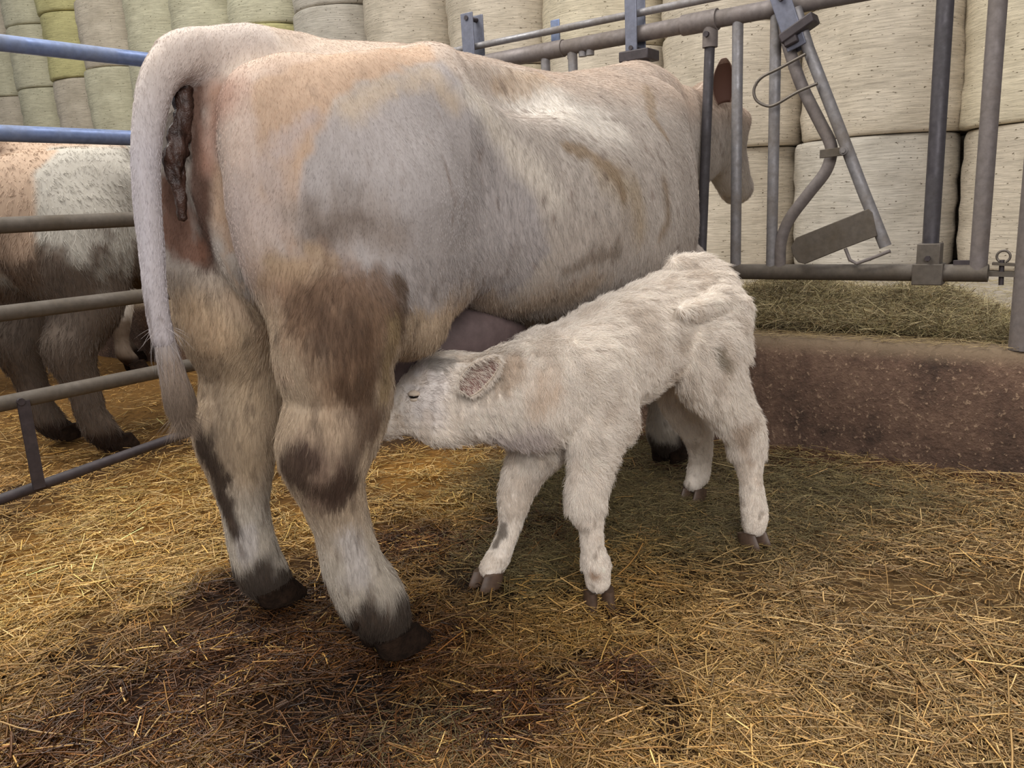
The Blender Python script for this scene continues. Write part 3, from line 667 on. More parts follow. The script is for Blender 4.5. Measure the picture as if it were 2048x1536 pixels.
cf.chain([kp(1380, 700, -.08, 70), kp(1368, 770, -.12, 54), kp(1382, 830, -.15, 40), kp(1398, 880, -.17, 27), kp(1400, 920, -.19, 21), kp(1396, 948, -.20, 23), kp(1388, 964, -.20, 18)], .02)
# tail lies curled over the rump
cf.chain([kp(1355, 532, .0, 20), kp(1405, 533, .03, 22), kp(1440, 556, .07, 25), kp(1446, 590, .10, 26), kp(1420, 612, .13, 22), kp(1385, 618, .14, 15), kp(1360, 620, .14, 8)], .015)
kv, kf = cf.mesh(2); kn = vert_normals(kv, kf)
kv = kv + kn * ((fbm(kv, 14, 2, 3) - .5) * .014 * np.where(kv[:, 0] > .58, .35, 1))[:, None]; kn = vert_normals(kv, kf); kb = bvh_of(kv, kf)
kpn = Paint(kv, (244, 233, 220), kb, calf_local, lambda d: calf_local(d, True))
kpn.dab([(850, 760, .09), (850, 820, .08)], (214, 206, 202), 0.8, 0.4, 10, 1, .6)
kpn.dab([(1085, 745, .05), (1075, 800, .045), (1110, 770, .03)], (224, 198, 170), 0.6, .9, 12, 2, 1.0)
kpn.dab([(1010, 760, .04), (1030, 720, .04)], (208, 182, 154), 0.6, .8, 16, 3, .6)
kpn.dab([(870, 730, .03), (900, 725, .025)], (150, 142, 134), 0.8, .9, 40, 4, .5)
kpn.dab([(826, 790, .014)], (140, 128, 124), 0.8, .5, 60, 4, .8)
kpn.dab([(1430, 700, .02), (1450, 730, .02)], (140, 126, 104), 0.8, 1.2, 40, 5, .5)
kpn.dab([(1010, 1050, .02), (990, 1090, .015)], (120, 108, 96), 0.85, 1.1, 40, 6, .5)
kpn.dab([(1060, 880, .08), (1000, 880, .06)], (206, 192, 188), 0.7, .4, 10, 7, .7)
kpn.dab([(1190, 1150, .02), (1200, 1190, .02)], (172, 140, 112), 0.8, .9, 30, 8, .5)
kpn.dab([(1480, 850, .03), (1500, 920, .02)], (202, 180, 158), 0.7, .9, 20, 9, .5)
kpn.specks(np.ones(len(kv)), (190, 170, 148), 18, .58, .35, (1, 1, .7), 3)
kpn.specks(np.ones(len(kv)), (150, 132, 112), 60, .72, .55, (1, 1, .7), 3)
kpn.c *= (0.92 + 0.16 * fbm(kv, 50, 21))[:, None]
mesh_obj('body', kv, kf, COAT, calf, True, kpn.c)
ear('ear', CREAM, PINK, calf, kp(925, 782, -.01), kp(994, 712, .065), .080, (.05, .98, -.1), .20)
NEAR_EAR = bpy.data.objects['ear.002'] if 'ear.002' in bpy.data.objects else None
ear('ear', CREAM, PINK, calf, kp(905, 745, -.26), kp(960, 716, -.33), .06, (0, -.9, .2), .30)
e_ = kpn.hit(829, 791); en = e_ - kp(845, 795, -.22); en /= np.linalg.norm(en)
eyeo = ball('eye', e_ - en * .006, .0145, BLACK, calf, (1.2, .9, .55))
ball('eyelid', e_ - en * .008 + np.array([0, 0, .0065]), .0175, CREAM, calf, (1.15, .95, .55)); ball('eyelid', e_ - en * .010 - np.array([0, 0, .0085]), .0155, CREAM, calf, (1.15, .95, .5)); eyeo.rotation_euler = (0, 0, 0)
ht = [((1199, 1186, .155), (.5, .8, 0)), ((972, 1150, -.16), (1, .1, 0)), ((1508, 1068, .20), (.1, 1, 0)), ((1386, 976, -.20), (1, .2, 0))]
for (x, y, dn), fw in ht:
    q = kp(x, y, dn); hoof(calf, (q[0], q[1], 0), fw, .085, .085, .045, HORN, .003)
if DEV != 'bald':
    def comb_calf(p):
        t = np.zeros_like(p); t[:, 0] = -.75; t[:, 2] = -.75; leg = p[:, 2] < .40; t[leg, 0] = -.1; t[leg, 2] = -1
        hd = np.clip((p[:, 0] - .45) / .25, 0, 1); t[:, 2] = t[:, 2] * (1 - hd) - .15 * hd; return t
    def len_calf(p):
        L = np.full(len(p), .034); L = np.where(p[:, 2] < .30, .017, L); L = L * (1 - .62 * np.clip((p[:, 0] - .48) / .22, 0, 1)) * (1 - .3 * np.clip((p[:, 0] - .7) / .1, 0, 1)); L = np.where(p[:, 2] < .12, .009, L); return L
    fur('coat_hair', kv, kf, kn, kpn.c, int(240000 * FU), len_calf, .00042, calf, comb_calf, .42, lambda c, n: np.where(c[:, 1] > -.06, 1.0, .35), 8, (lambda p: np.clip((.42 - p[:, 2]) / .1, 0, .75)), .42, .15, .16, 4, .024)
    for eo in [o for o in calf.children if o.name.startswith('ear')]:
        ev = np.array([q.co for q in eo.data.vertices]); ef = np.array([list(q.vertices) for q in eo.data.polygons]); en_ = vert_normals(ev, ef)
        fur('ear_hair', ev, ef, en_, np.tile(lin((234, 222, 208)), (len(ev), 1)), int(5000 * FU), .016, .0004, eo, lambda p: np.tile([-.6, .1, -.6], (len(p), 1)), .3, lambda c, n_: np.where(n_[:, 1] > .1, .14, 1.0), 9, None, .3, .1, .15, 4, .01)

# ------------------------------------------------------------------ ground of the pen
def gpt(x, y, z=0.0):
    P = onplane(x, y, (0, 0, z), (0, 0, 1)); return P[:2]
def zone(XY, pts, soft=1.0):
    """1 near the listed places (x, y, radius in metres), 0 away from them"""
    m = np.zeros(len(XY))
    for x, y, r in pts:
        c = gpt(x, y); m = np.maximum(m, np.clip(1.4 - np.linalg.norm(XY - c, axis=1) / r, 0, 1))
    return np.clip(m, 0, 1)
GOLD = [(120, 1120, .45), (330, 1000, .5), (20, 1180, .4), (400, 1150, .25), (860, 930, .35), (900, 1000, .22), (640, 1040, .25), (270, 830, .6), (430, 930, .4)]
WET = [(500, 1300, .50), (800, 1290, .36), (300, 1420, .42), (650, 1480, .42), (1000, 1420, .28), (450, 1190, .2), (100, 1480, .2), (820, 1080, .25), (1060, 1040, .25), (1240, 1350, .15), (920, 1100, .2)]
MUD_SHADE = [(560, 1215, .14), (800, 1265, .17), (960, 1165, .10), (1080, 1060, .2), (620, 1180, .12), (1330, 930, .2), (700, 1360, .2), (470, 1170, .12)]  # dark mud at the hooves, with shade beneath the animals painted in
GREEN = [(1100, 950, .35), (1250, 1000, .45), (1400, 1040, .35), (1060, 1130, .25), (1560, 950, .5), (1250, 900, .5), (1350, 880, .4)]
def height(XY):
    P = np.concatenate([XY, np.zeros((len(XY), 1))], 1)
    return (fbm(P, 2.2, 3, 3) - .5) * .05 + (fbm(P, 9, 5, 3) - .5) * .040 + 0.03 * zone(XY, [(330, 1000, .5), (120, 1100, .4)]) - 0.022 - .03 * zone(XY, [(560, 1195, .16), (800, 1270, .16)])
def grid_uv(u0, u1, v0, v1, step):
    us = np.arange(u0, u1 + step / 2, step); vs = np.arange(v0, v1 + step / 2, step)
    us[-1] = u1; vs[-1] = v1
    Ug, Vg = np.meshgrid(us, vs, indexing='ij'); nu, nv = Ug.shape
    XY = Ug.ravel()[:, None] * EU[:2] + Vg.ravel()[:, None] * EV[:2]
    i = np.arange(nu - 1)[:, None] * nv + np.arange(nv - 1)[None]
    fc = np.stack([i, i + nv, i + nv + 1, i + 1], -1).reshape(-1, 4)[:, ::-1]
    return XY, fc
KU = 3.47        # face of the feed kerb
def floor_mat():
    m, nt, b = new_mat('trampled earth and dung'); a = nd(nt, 'ShaderNodeAttribute', attribute_name='Col')
    n = noise_node(nt, 28, 8, 0.72); n2 = noise_node(nt, 130, 4, 0.7)
    r = ramp(nt, n.outputs[0], [(0.28, (0.45, 0.42, 0.40)), (0.68, (1.35, 1.3, 1.2))]); r2 = ramp(nt, n2.outputs[0], [(0.3, (0.6, 0.6, 0.6)), (0.7, (1.3, 1.3, 1.25))])
    c = mix(nt, a.outputs['Color'], r.outputs[0], 1.0, 'MULTIPLY'); c = mix(nt, c, r2.outputs[0], 0.8, 'MULTIPLY')
    nt.links.new(c, b.inputs['Base Color']); b.inputs['Roughness'].default_value = 0.92; b.inputs['Specular IOR Level'].default_value = 0.2
    bump(nt, b, n.outputs[0], 0.9, 0.02); return m
FLOOR = floor_mat()
XY, ff = grid_uv(0.2, KU + .02, -3.9, 1.6, .03 if DEV else .018)
cz = np.tile(lin((70, 50, 30)), (len(XY), 1))
rt_ = np.clip((XY[:, 0] - .3) / .5, 0, 1)[:, None] * .85; cz = cz * (1 - rt_) + lin((122, 96, 62)) * rt_
for zn, col, k in ((GOLD, (150, 108, 50), .9), (WET, (52, 31, 18), .95), (GREEN, (72, 60, 38), .9), (MUD_SHADE, (36, 23, 14), .9)):
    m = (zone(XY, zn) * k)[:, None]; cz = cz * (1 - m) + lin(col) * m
m = np.clip((XY @ EU[:2] - 2.9) / .5, 0, 1)[:, None]; cz = cz * (1 - m) + lin((96, 68, 52)) * m
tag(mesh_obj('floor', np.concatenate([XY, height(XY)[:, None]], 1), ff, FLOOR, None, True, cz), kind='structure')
XY, ff = grid_uv(-2.0, KU + .02, -14.0, -3.88, .10)
tag(mesh_obj('floor_neighbour_pen', np.concatenate([XY, (height(XY))[:, None]], 1), ff, FLOOR, None, True, np.tile(lin((120, 88, 46)), (len(XY), 1))), kind='structure')

# ------------------------------------------------------------------ loose straw
def straw_mat(name, rough=0.55):
    m, nt, b = new_mat(name); a = nd(nt, 'ShaderNodeAttribute', attribute_name='Col')
    nt.links.new(a.outputs['Color'], b.inputs['Base Color']); b.inputs['Roughness'].default_value = rough; return m
STRAW = straw_mat('cut straw', .42); HAY = straw_mat('green brown hay', 0.7)
def strands(name, root, zb, L, wd, colr, mat, seed=0, tilt=.22, bend=.12, heading=None):
    rg = np.random.default_rng(seed); n = len(root)
    th = rg.uniform(0, 2 * np.pi, n) if heading is None else heading; el = rg.normal(0, 1, n) * tilt
    d = np.stack([np.cos(th) * np.cos(el), np.sin(th) * np.cos(el), np.sin(el)], 1); s = np.stack([-np.sin(th), np.cos(th), np.zeros(n)], 1)
    up = np.cross(d, s); up *= np.sign(up[:, 2:3] + 1e-9); b = rg.normal(0, 1, n) * bend; b2 = rg.normal(0, 1, n) * bend * .6
    c = np.concatenate([root, zb[:, None]], 1); t = np.linspace(-.5, .5, 4)
    rings = []
    for i, tt in enumerate(t):
        p = c + d * (tt * L)[:, None] + s * (b * L * (tt * tt * 2))[:, None] + up * (b2 * L * (.25 - tt * tt))[:, None]
        h = wd * .5
        rings += [p + s * h[:, None], p + up * (h * .8)[:, None], p - s * h[:, None]]
    V = np.stack(rings, 1).reshape(-1, 3); base = (np.arange(n) * 12)[:, None]; fs = []
    for i in range(3):
        for a, bb in ((0, 1), (1, 2), (2, 0)): fs.append(np.stack([base[:, 0] + i * 3 + a, base[:, 0] + i * 3 + bb, base[:, 0] + (i + 1) * 3 + bb, base[:, 0] + (i + 1) * 3 + a], 1))
    Fc = np.stack(fs, 1).reshape(-1, 4)
    return mesh_obj(name, V, Fc, mat, None, False, np.repeat(colr, 12, 0))
def straw_colours(XY, rg):
    n = len(XY); pal = lin(np.array([(206, 164, 92), (224, 190, 128), (178, 136, 70), (196, 166, 96)]))
    c = pal[rg.integers(0, 4, n)]
    tan = lin(np.array([(186, 162, 114), (164, 140, 94), (206, 186, 138), (144, 118, 76)]))[rg.integers(0, 4, n)]
    right = np.clip((XY[:, 0] - .2) / .6, 0, 1)[:, None]; c = c * (1 - right) + tan * right
    base = lin(np.array([(170, 122, 62), (142, 96, 50), (186, 146, 84), (120, 82, 44)]))[rg.integers(0, 4, n)]
    g = zone(XY, GOLD)[:, None]; c = c * (.45 + .55 * g) + base * (.55 - .55 * g)
    wet = lin(np.array([(112, 70, 34), (92, 56, 28), (140, 92, 46), (76, 46, 24)]))[rg.integers(0, 4, n)]
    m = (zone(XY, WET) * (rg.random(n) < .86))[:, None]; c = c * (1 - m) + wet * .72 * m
    gr = lin(np.array([(136, 120, 76), (114, 100, 62), (154, 134, 90), (94, 78, 50)]))[rg.integers(0, 4, n)]
    m = (zone(XY, GREEN) * (rg.random(n) < .85))[:, None]; c = c * (1 - m) + gr * m
    m = (zone(XY, MUD_SHADE) * (rg.random(n) < .8))[:, None]; c = c * (1 - m) + wet * .45 * m
    return c * rg.lognormal(-.12, .38, (n, 1)).clip(.3, 1.7)
def scatter_floor(n, seed, near=True):
    rg = np.random.default_rng(seed); out = []
    # uniform over the picture's ground, so nearer straw is no denser than it must be
    while sum(map(len, out)) < n:
        x = rg.uniform(-80, 2130, n); y = rg.uniform(640, 1640, n) ; P = np.array([0.0])
        d = F[None] + R[None] * ((x - 1024) / FPX)[:, None] + U[None] * ((768 - y) / FPX)[:, None]; ok = d[:, 2] < -.05
        t = -EYE / np.where(ok, d[:, 2], -1); P = CAM + d * t[:, None]; r = np.linalg.norm(P[:, :2], axis=1)
        dn_ = fbm(np.concatenate([P[:, :2], np.zeros((len(P), 1))], 1), 6, 17, 3); ok &= rg.random(n) < np.clip((dn_ - .33) * 5, .18, 1)
        ok &= (P @ EU < KU - .02) & (r < 7.5) & (rg.random(n) < np.clip(1.9 / r, 0, 1) ** .8)
        out.append(P[ok][:, :2])
    return np.concatenate(out)[:n], rg
SF = .35 if DEV else 1.0
n = int(105000 * SF); XY, rg = scatter_floor(n, 21)
L = np.clip(rg.lognormal(-3.45, .58, n), .008, .20) * (1 + .7 * zone(XY, GOLD)); far = np.clip(np.linalg.norm(XY, axis=1) / 3, .8, 2)
wd = rg.lognormal(-5.95, .36, n).clip(.0011, .006) * far ** .4
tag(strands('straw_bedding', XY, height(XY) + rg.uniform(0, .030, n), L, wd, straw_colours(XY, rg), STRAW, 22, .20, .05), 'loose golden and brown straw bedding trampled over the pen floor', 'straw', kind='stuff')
n = int(4200 * SF); XY, rg = scatter_floor(n, 31); L = np.clip(rg.lognormal(-2.3, .4, n), .05, .35)
c = straw_colours(XY, rg) * 1.15
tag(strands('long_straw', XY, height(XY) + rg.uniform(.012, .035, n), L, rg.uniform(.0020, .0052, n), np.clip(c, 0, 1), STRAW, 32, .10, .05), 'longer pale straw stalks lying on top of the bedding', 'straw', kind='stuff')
# green hay dropped between the calf's legs and along the kerb
rg = np.random.default_rng(41); hx = []
for (x, y, sx, sy, k) in ((1130, 960, .22, .16, 5200), (1270, 1020, .25, .2, 6500), (1420, 1010, .3, .18, 5200), (1080, 1110, .14, .10, 2200), (1600, 960, .45, .12, 3800), (880, 1490, .10, .08, 500), (1240, 880, .3, .12, 2600)):
    k = int(k * SF); p = gpt(x, y) + rg.normal(0, 1, (k, 1)) * sx * EV[:2] + rg.normal(0, 1, (k, 1)) * sy * EU[:2]; hx.append(p)
hx = np.concatenate(hx); hx = hx[hx @ EU[:2] < KU - .03]; n = len(hx)
cg = lin(np.array([(130, 116, 76), (106, 94, 60), (158, 142, 98), (84, 70, 46), (124, 102, 66)]))[rg.integers(0, 5, n)] * rg.uniform(.7, 1.15, (n, 1))
tag(strands('dropped_hay', hx, height(hx) + rg.uniform(.005, .035, n), np.clip(rg.lognormal(-2.9, .45, n), .02, .22), rg.uniform(.0008, .0018, n), cg, HAY, 42, .22, .35), 'dark green fine hay trampled around the calf and along the kerb foot', 'hay', kind='stuff')

# ------------------------------------------------------------------ feed kerb and alley
def kerb_mat():
    m, nt, b = new_mat('red brown pitted concrete'); n = noise_node(nt, 3.6, 10, 0.75); n2 = noise_node(nt, 42, 6, 0.75)
    vo = nd(nt, 'ShaderNodeTexVoronoi'); vo.inputs['Scale'].default_value = 75; tc = nd(nt, 'ShaderNodeTexCoord'); nt.links.new(tc.outputs['Object'], vo.inputs['Vector'])
    r = ramp(nt, n.outputs[0], [(0.30, tuple(lin((48, 36, 29)))), (0.50, tuple(lin((108, 83, 68)))), (0.72, tuple(lin((140, 112, 92))))])
    r2 = ramp(nt, n2.outputs[0], [(0.28, (0.6, 0.58, 0.56)), (0.62, (1.1, 1.1, 1.1))])
    c = mix(nt, r.outputs[0], r2.outputs[0], 0.85, 'MULTIPLY')
    n3 = noise_node(nt, 55, 3, 0.65); pr = ramp(nt, n3.outputs[0], [(0.60, (0, 0, 0)), (0.66, (.85, .85, .85))])
    c = mix(nt, c, tuple(lin((170, 142, 116))), pr.outputs[0]); 
    # dusty straw coloured top
    geo = nd(nt, 'ShaderNodeSeparateXYZ'); nt.links.new(tc.outputs['Object'], geo.inputs[0])
    mr = nd(nt, 'ShaderNodeMapRange'); nt.links.new(geo.outputs[2], mr.inputs[0]); mr.inputs[1].default_value = .405; mr.inputs[2].default_value = .47
    c = mix(nt, c, tuple(lin((132, 112, 88))), mr.outputs[0])
    nt.links.new(c, b.inputs['Base Color']); b.inputs['Roughness'].default_value = 0.85
    ad = nd(nt, 'ShaderNodeMath', operation='ADD'); nt.links.new(n2.outputs[0], ad.inputs[0]); nt.links.new(n3.outputs[0], ad.inputs[1])
    bump(nt, b, ad.outputs[0], 0.8, 0.012); return m
prof = [(KU + .02, -.06), (KU, .20), (KU, .40), (KU + .012, .445), (KU + .045, .468), (KU + .30, .474), (KU + .34, .474), (KU + .36, .46), (KU + .36, .30), (KU + .34, -.06)]
vs = np.arange(-13, 2.6, .04); V = []
for vv in vs:
    for (a, z) in prof:
        p = W(a, vv, z); k = (fbm(p[None], 7, 3)[0] - .5) * .014 if 0 < z < .46 else (fbm(p[None], 9, 4)[0] - .5) * .008
        V.append(p - EU * k + EZ * (k * .4))
k = len(prof); Fc = [(i * k + j, i * k + (j + 1) % k, (i + 1) * k + (j + 1) % k, (i + 1) * k + j) for i in range(len(vs) - 1) for j in range(k)]
kb_ = mesh_obj('trim_feed_kerb', V, np.array(Fc), kerb_mat(), None, True); kb_.data.set_sharp_from_angle(angle=math.radians(50)); tag(kb_, kind='structure')
XY, ff = grid_uv(KU + .34, 10.4, -19.5, 3.0, .12)
al = simple('dusty alley concrete', (164, 154, 142), .9, 0, 6, .2, .4, .01)
tag(mesh_obj('floor_feed_alley', np.concatenate([XY, np.full((len(XY), 1), .455)], 1), ff, al), kind='structure')
# hay along the barrier
rg = np.random.default_rng(51); n = int(85000 * SF)
vv = rg.uniform(-3.9, -.27, n); prof_h = lambda v_: (.175 + .03 * np.sin(v_ * 4.1) + .03 * np.sin(v_ * 9.3 + 1)) * np.clip((-.10 - v_) / .5, 0.3, 1)
uu = rg.beta(1.0, 1.7, n); hgt_ = prof_h(vv) * np.sin(np.pi * np.clip(uu * .8 + .04, .02, .98)) ** .6 * rg.random(n) ** .45
P2 = (KU + .19 + uu * .75)[:, None] * EU[:2] + vv[:, None] * EV[:2]
cg = lin(np.array([(176, 162, 116), (142, 130, 88), (198, 182, 138), (106, 90, 60), (150, 126, 86), (208, 188, 146)]))[rg.integers(0, 6, n)] * rg.lognormal(-.1, .4, (n, 1)).clip(.3, 1.6)
tag(strands('hay_pile', P2, .472 + hgt_, np.clip(rg.lognormal(-2.6, .45, n), .03, .30), rg.lognormal(-6.5, .4, n).clip(.0008, .004), cg, HAY, 52, .42, .35), 'loose green brown hay heaped on the kerb behind the feed barrier', 'hay', kind='stuff')
n = int(2200 * SF); vv = rg.uniform(-4, 1.2, n); P2 = (KU + rg.uniform(.03, .2, n))[:, None] * EU[:2] + vv[:, None] * EV[:2]
tag(strands('straw_wisps', P2, .476 + rg.uniform(0, .01, n), np.clip(rg.lognormal(-2.7, .5, n), .02, .3), rg.uniform(.0009, .0024, n), lin((186, 160, 112)) * rg.uniform(.5, 1.1, (n, 1)), STRAW, 53, .05, .15), 'thin scattered straw wisps on top of the kerb ledge', 'straw', kind='stuff')
n = int(9000 * SF); vv = rg.uniform(-3.2, .8, n); P2 = rg.uniform(KU + 1.0, 6.2, n)[:, None] * EU[:2] + vv[:, None] * EV[:2]
tag(strands('alley_litter', P2, .46 + rg.uniform(0, .02, n), np.clip(rg.lognormal(-2.8, .5, n), .02, .3), rg.uniform(.001, .003, n), lin((176, 160, 118)) * rg.uniform(.5, 1.1, (n, 1)), STRAW, 54, .12, .2), 'sparse straw litter on the alley floor before the bales', 'straw', kind='stuff')

# ------------------------------------------------------------------ round bales
def bale_mat(name, c, dark):
    m, nt, b = new_mat(name); c = lin(c); dk = lin(dark)
    n = noise_node(nt, 1.0, 6, 0.72, stretch=(5, 5, 85)); n2 = noise_node(nt, 3.2, 4, 0.6); n3 = noise_node(nt, 1.0, 3, 0.55, stretch=(26, 26, 75))
    r = ramp(nt, n.outputs[0], [(0.30, tuple(c * .62)), (0.48, tuple(c * .95)), (0.70, tuple(np.minimum(c * 1.28, 1)))])
    r2 = ramp(nt, n2.outputs[0], [(0.3, (0.82, 0.81, 0.78)), (0.7, (1.1, 1.1, 1.1))]); cc = mix(nt, r.outputs[0], r2.outputs[0], 0.9, 'MULTIPLY')
    pr = ramp(nt, n3.outputs[0], [(0.655, (0, 0, 0)), (0.70, (1, 1, 1))]); cc = mix(nt, cc, tuple(dk), pr.outputs[0])
    nt.links.new(cc, b.inputs['Base Color']); b.inputs['Roughness'].default_value = 0.8
    bump(nt, b, n.outputs[0], 0.7, 0.012); return m
BM = {'pale': bale_mat('pale straw bale', (198, 186, 168), (92, 80, 60)), 'cream': bale_mat('cream straw bale', (204, 192, 168), (96, 84, 62)),
      'greenish': bale_mat('greenish hay bale', (200, 194, 168), (92, 86, 56)), 'yellowish': bale_mat('yellow hay bale', (198, 190, 136), (96, 88, 50)),
      'greyish': bale_mat('greyish straw bale', (190, 182, 170), (86, 76, 62))}
def bale_mesh(seed):
    NR, R0, Hh = 88, .615, 1.0; pf = [(0, .0), (.30, .0), (.56, .002), (.598, .010), (.612, .030), (.618, .07)] + [(.622, z) for z in np.linspace(.2, .8, 9)] + [(.618, .93), (.612, .97), (.598, .99), (.56, .998), (.30, 1.0), (0, 1.0)]
    P = []
    for r_, z in pf:
        for i in range(NR):
            an = 2 * math.pi * i / NR; P.append((r_ * math.cos(an), r_ * math.sin(an), z * Hh))
    P = np.array(P); rr = np.linalg.norm(P[:, :2], axis=1, keepdims=True); dirn = np.where(rr > 0, P / np.maximum(rr, 1e-6), 0); dirn[:, 2] = 0
    q = P + seed * 3.3; P = P + dirn * ((fbm(q, 1.6, seed) - .5) * .07 + (fbm(q * np.array([1, 1, 3]), 6, seed + 2) - .5) * .02 + .006 * np.sin(P[:, 2] * 26 + seed) * 1.0)[:, None] * (rr > .5)
    k = len(pf); fc = [(j * NR + i, j * NR + (i + 1) % NR, (j + 1) * NR + (i + 1) % NR, (j + 1) * NR + i) for j in range(k - 1) for i in range(NR)]
    me = mesh_obj('round_bale', P, np.array(fc), BM['pale']); d = me.data; bpy.data.objects.remove(me); return d
variants = {}
for nm in BM:
    for sd in (1, 2, 3):
        d = bale_mesh(sd); d.materials.clear(); d.materials.append(BM[nm]); variants[(nm, sd)] = d
LEVEL = ['on the floor', 'second layer up', 'third layer up', 'fourth layer up', 'fifth layer up']
ORD = ['at the far right edge', 'behind the slanted barrier lever', 'behind the cow\'s head', 'behind the top rail left of the cow\'s head', 'behind the left end of the barrier rod', 'above the cow\'s hip bone', 'above the middle of the cow\'s rump', 'above the rump right of the tail root', 'above the tail root', 'behind the top of the raised tail', 'just left of the raised tail', 'behind the blue gate, second left of the tail', 'behind the blue gate, third left of the tail', 'behind the blue gate at the left edge']
rg = np.random.default_rng(5)
def bale(v_, z, u_, key, rz, label, group, dr=0):
    o = bpy.data.objects.new('round_bale', variants[key]); COL.objects.link(o)
    o.location = W(u_, v_, z); o.rotation_euler = (0, 0, rz); o.scale = (1, 1, 1.035 if z < .5 else 1.0); tag(o, label, 'bale', group); return o
YEL = {(11, 4): 'yellowish', (11, 3): 'yellowish', (7, 3): 'greenish', (7, 2): 'yellowish', (8, 3): 'greenish', (9, 3): 'greenish', (6, 3): 'greyish', (6, 2): 'greyish', (2, 0): 'pale'}
for k in range(0, 14):
    top_lv = 3 if k < 5 else (4 if k < 9 else 5)
    low = 0
    for lv in range(low, top_lv):
        jit = rg.uniform(-.03, .03)
        cn = YEL.get((k, lv)) or (['pale', 'cream', 'greyish', 'pale'][rg.integers(0, 4)] if k < 9 else ['greenish', 'pale', 'greenish', 'greyish'][rg.integers(0, 4)])
        adj = {'pale': 'pale', 'cream': 'cream', 'greenish': 'greenish', 'yellowish': 'yellowish', 'greyish': 'greyish'}[cn]
        bale(-1.02 + .62 - 1.24 * k + jit, .455 + (0, 1.035, 2.035, 3.035, 4.035)[lv], 7.35 + rg.uniform(-.05, .05), (cn, int(rg.integers(1, 4))), math.pi / 2 * int(rg.integers(0, 4)),
             '%s round bale %s, %s' % (adj, ORD[k], LEVEL[lv]), 'stacked round bales beyond the feed alley')
for k in range(0, 6):      # the row behind closes the gaps
    for lv in range(0, 3):
        bale(-1.02 - 1.24 * k, .455 + (0, 1.035, 2.035)[lv], 8.45, ("pale", 2), 0.0, 'shaded second row bale through the gap %s, %s' % (['right of the thick barrier bar', 'behind the barrier lever', 'behind the cow\'s head', 'left of the cow\'s head', 'behind the top rail', 'above the cow\'s back'][k], LEVEL[lv]), 'bales of the second row')
wb = MB(); wb.box(W(9.6, -8.5, 3.2), EU * .1, EV * 12, EZ * 3.3); tag(wb.build('wall_back', simple('dark barn boards', (92, 82, 70), .9, 0, 3, .3)), kind='structure')

# ------------------------------------------------------------------ feed barrier (self locking), in the vertical plane u = BU
BU = 3.55
def bp(x, y, off=0.0):
    P = onplane(x, y, EU * (BU + off), EU); return float(P @ EV), float(P[2])
def B(s, z, off=0.0): return W(BU + off, s, z)
barrier = tag(empty('feed_barrier', B(-1.4, .70), ROT), 'grey galvanised self locking feed barrier above the concrete kerb', 'barrier')
BI = None
def bpart(mb, name, mat, parent=None, bevel=0.0, label=None):
    o = mb.build(name, mat, None, True, bevel); par = parent or barrier
    mw = Matrix.Translation(Vector(B(-1.4, .70))) @ Matrix.Rotation(ROT, 4, 'Z')
    o.data.transform(mw.inverted()); o.parent = par
    if label: o['label'] = label
    return o
zt, zb_ = 1.845, .758; SL = -6.2
m = MB(); m.tube([B(-3.55, zt), B(-.05, zt)], .036, 20); m.tube([B(-2.72, zt), B(-2.25, zt)], .041, 20); m.tube([B(-1.62, zt), B(-1.50, zt)], .044, 20); bpart(m, 'top_rail', STEEL_RAIL)
m = MB(); m.tube([B(-3.35, zb_), B(-.37, zb_)], .034, 20); bpart(m, 'bottom_rail', STEEL_DIRTY)
m = MB(); m.tube([B(-3.02, 1.93, -.02), B(.2, 1.93, -.02)], .0165, 14); m.tube([B(-3.03, 1.93, -.02), B(-3.0, 1.93, -.02)], .024, 14); bpart(m, 'control_rod', STEEL)
for (s_, r_, mt, nm) in ((-1.368, .0235, STEEL, 'upright_bar'), (-1.204, .0235, STEEL, 'upright_bar'), (-.405, .031, STEEL_RAIL, 'upright_bar'), (-2.2, .0235, STEEL, 'upright_bar'), (-2.36, .0235, STEEL, 'upright_bar')):
    m = MB(); m.tube([B(s_, zb_), B(s_, zt if s_ < -.5 else 2.2)], r_, 18); bpart(m, nm, mt)
# square section bar with clamp foot at the right
m = MB(); m.tube([B(-.575, zb_ + .02), B(-.575, 2.2)], .030, 18); q = bpart(m, 'upright_bar', STEEL_DARK)
m = MB(); m.box(B(-.575, zb_ + .055), EV * .042, EU * .036, EZ * .062); m.box(B(-.575, zb_ - .004), EV * .055, EU * .039, EZ * .042); cl = bpart(m, 'clamp', STEEL_DIRTY, q, .004)
m = MB(); m.tube([B(-.575, zb_ + .06, -.036), B(-.575, zb_ + .06, -.052)], .011, 6); bpart(m, 'bolt', DARK, q)
m = MB(); m.box(B(-.46, zb_ + .037), EV * .03, EU * .01, EZ * .012); bpart(m, 'stop_lug', DARK)
# hinged lever left, hanging from a clamp on the rail
a1, a2 = bp(1420, 80), bp(1402, 530)
m = MB(); m.tube([B(*a1), B(*a2)], .0225, 16); q = bpart(m, 'neck_bar', STEEL_DARK)
m = MB(); c_ = a1; m.tube([B(c_[0] + .002, zt - .01), B(c_[0], 1.735)], .033, 18); m.tube([B(c_[0] - .03, zt), B(c_[0] + .035, zt)], .0445, 20); bpart(m, 'hinge_clamp', STEEL_RAIL, q)
m = MB(); m.tube([B(c_[0], 1.785, -.034), B(c_[0], 1.785, -.048)], .012, 10); bpart(m, 'bolt', DARK, q)
m = MB(); m.tube([B(a2[0], .80), B(a2[0] - .001, .74)], .028, 16); bpart(m, 'bar_foot', DARK, q)
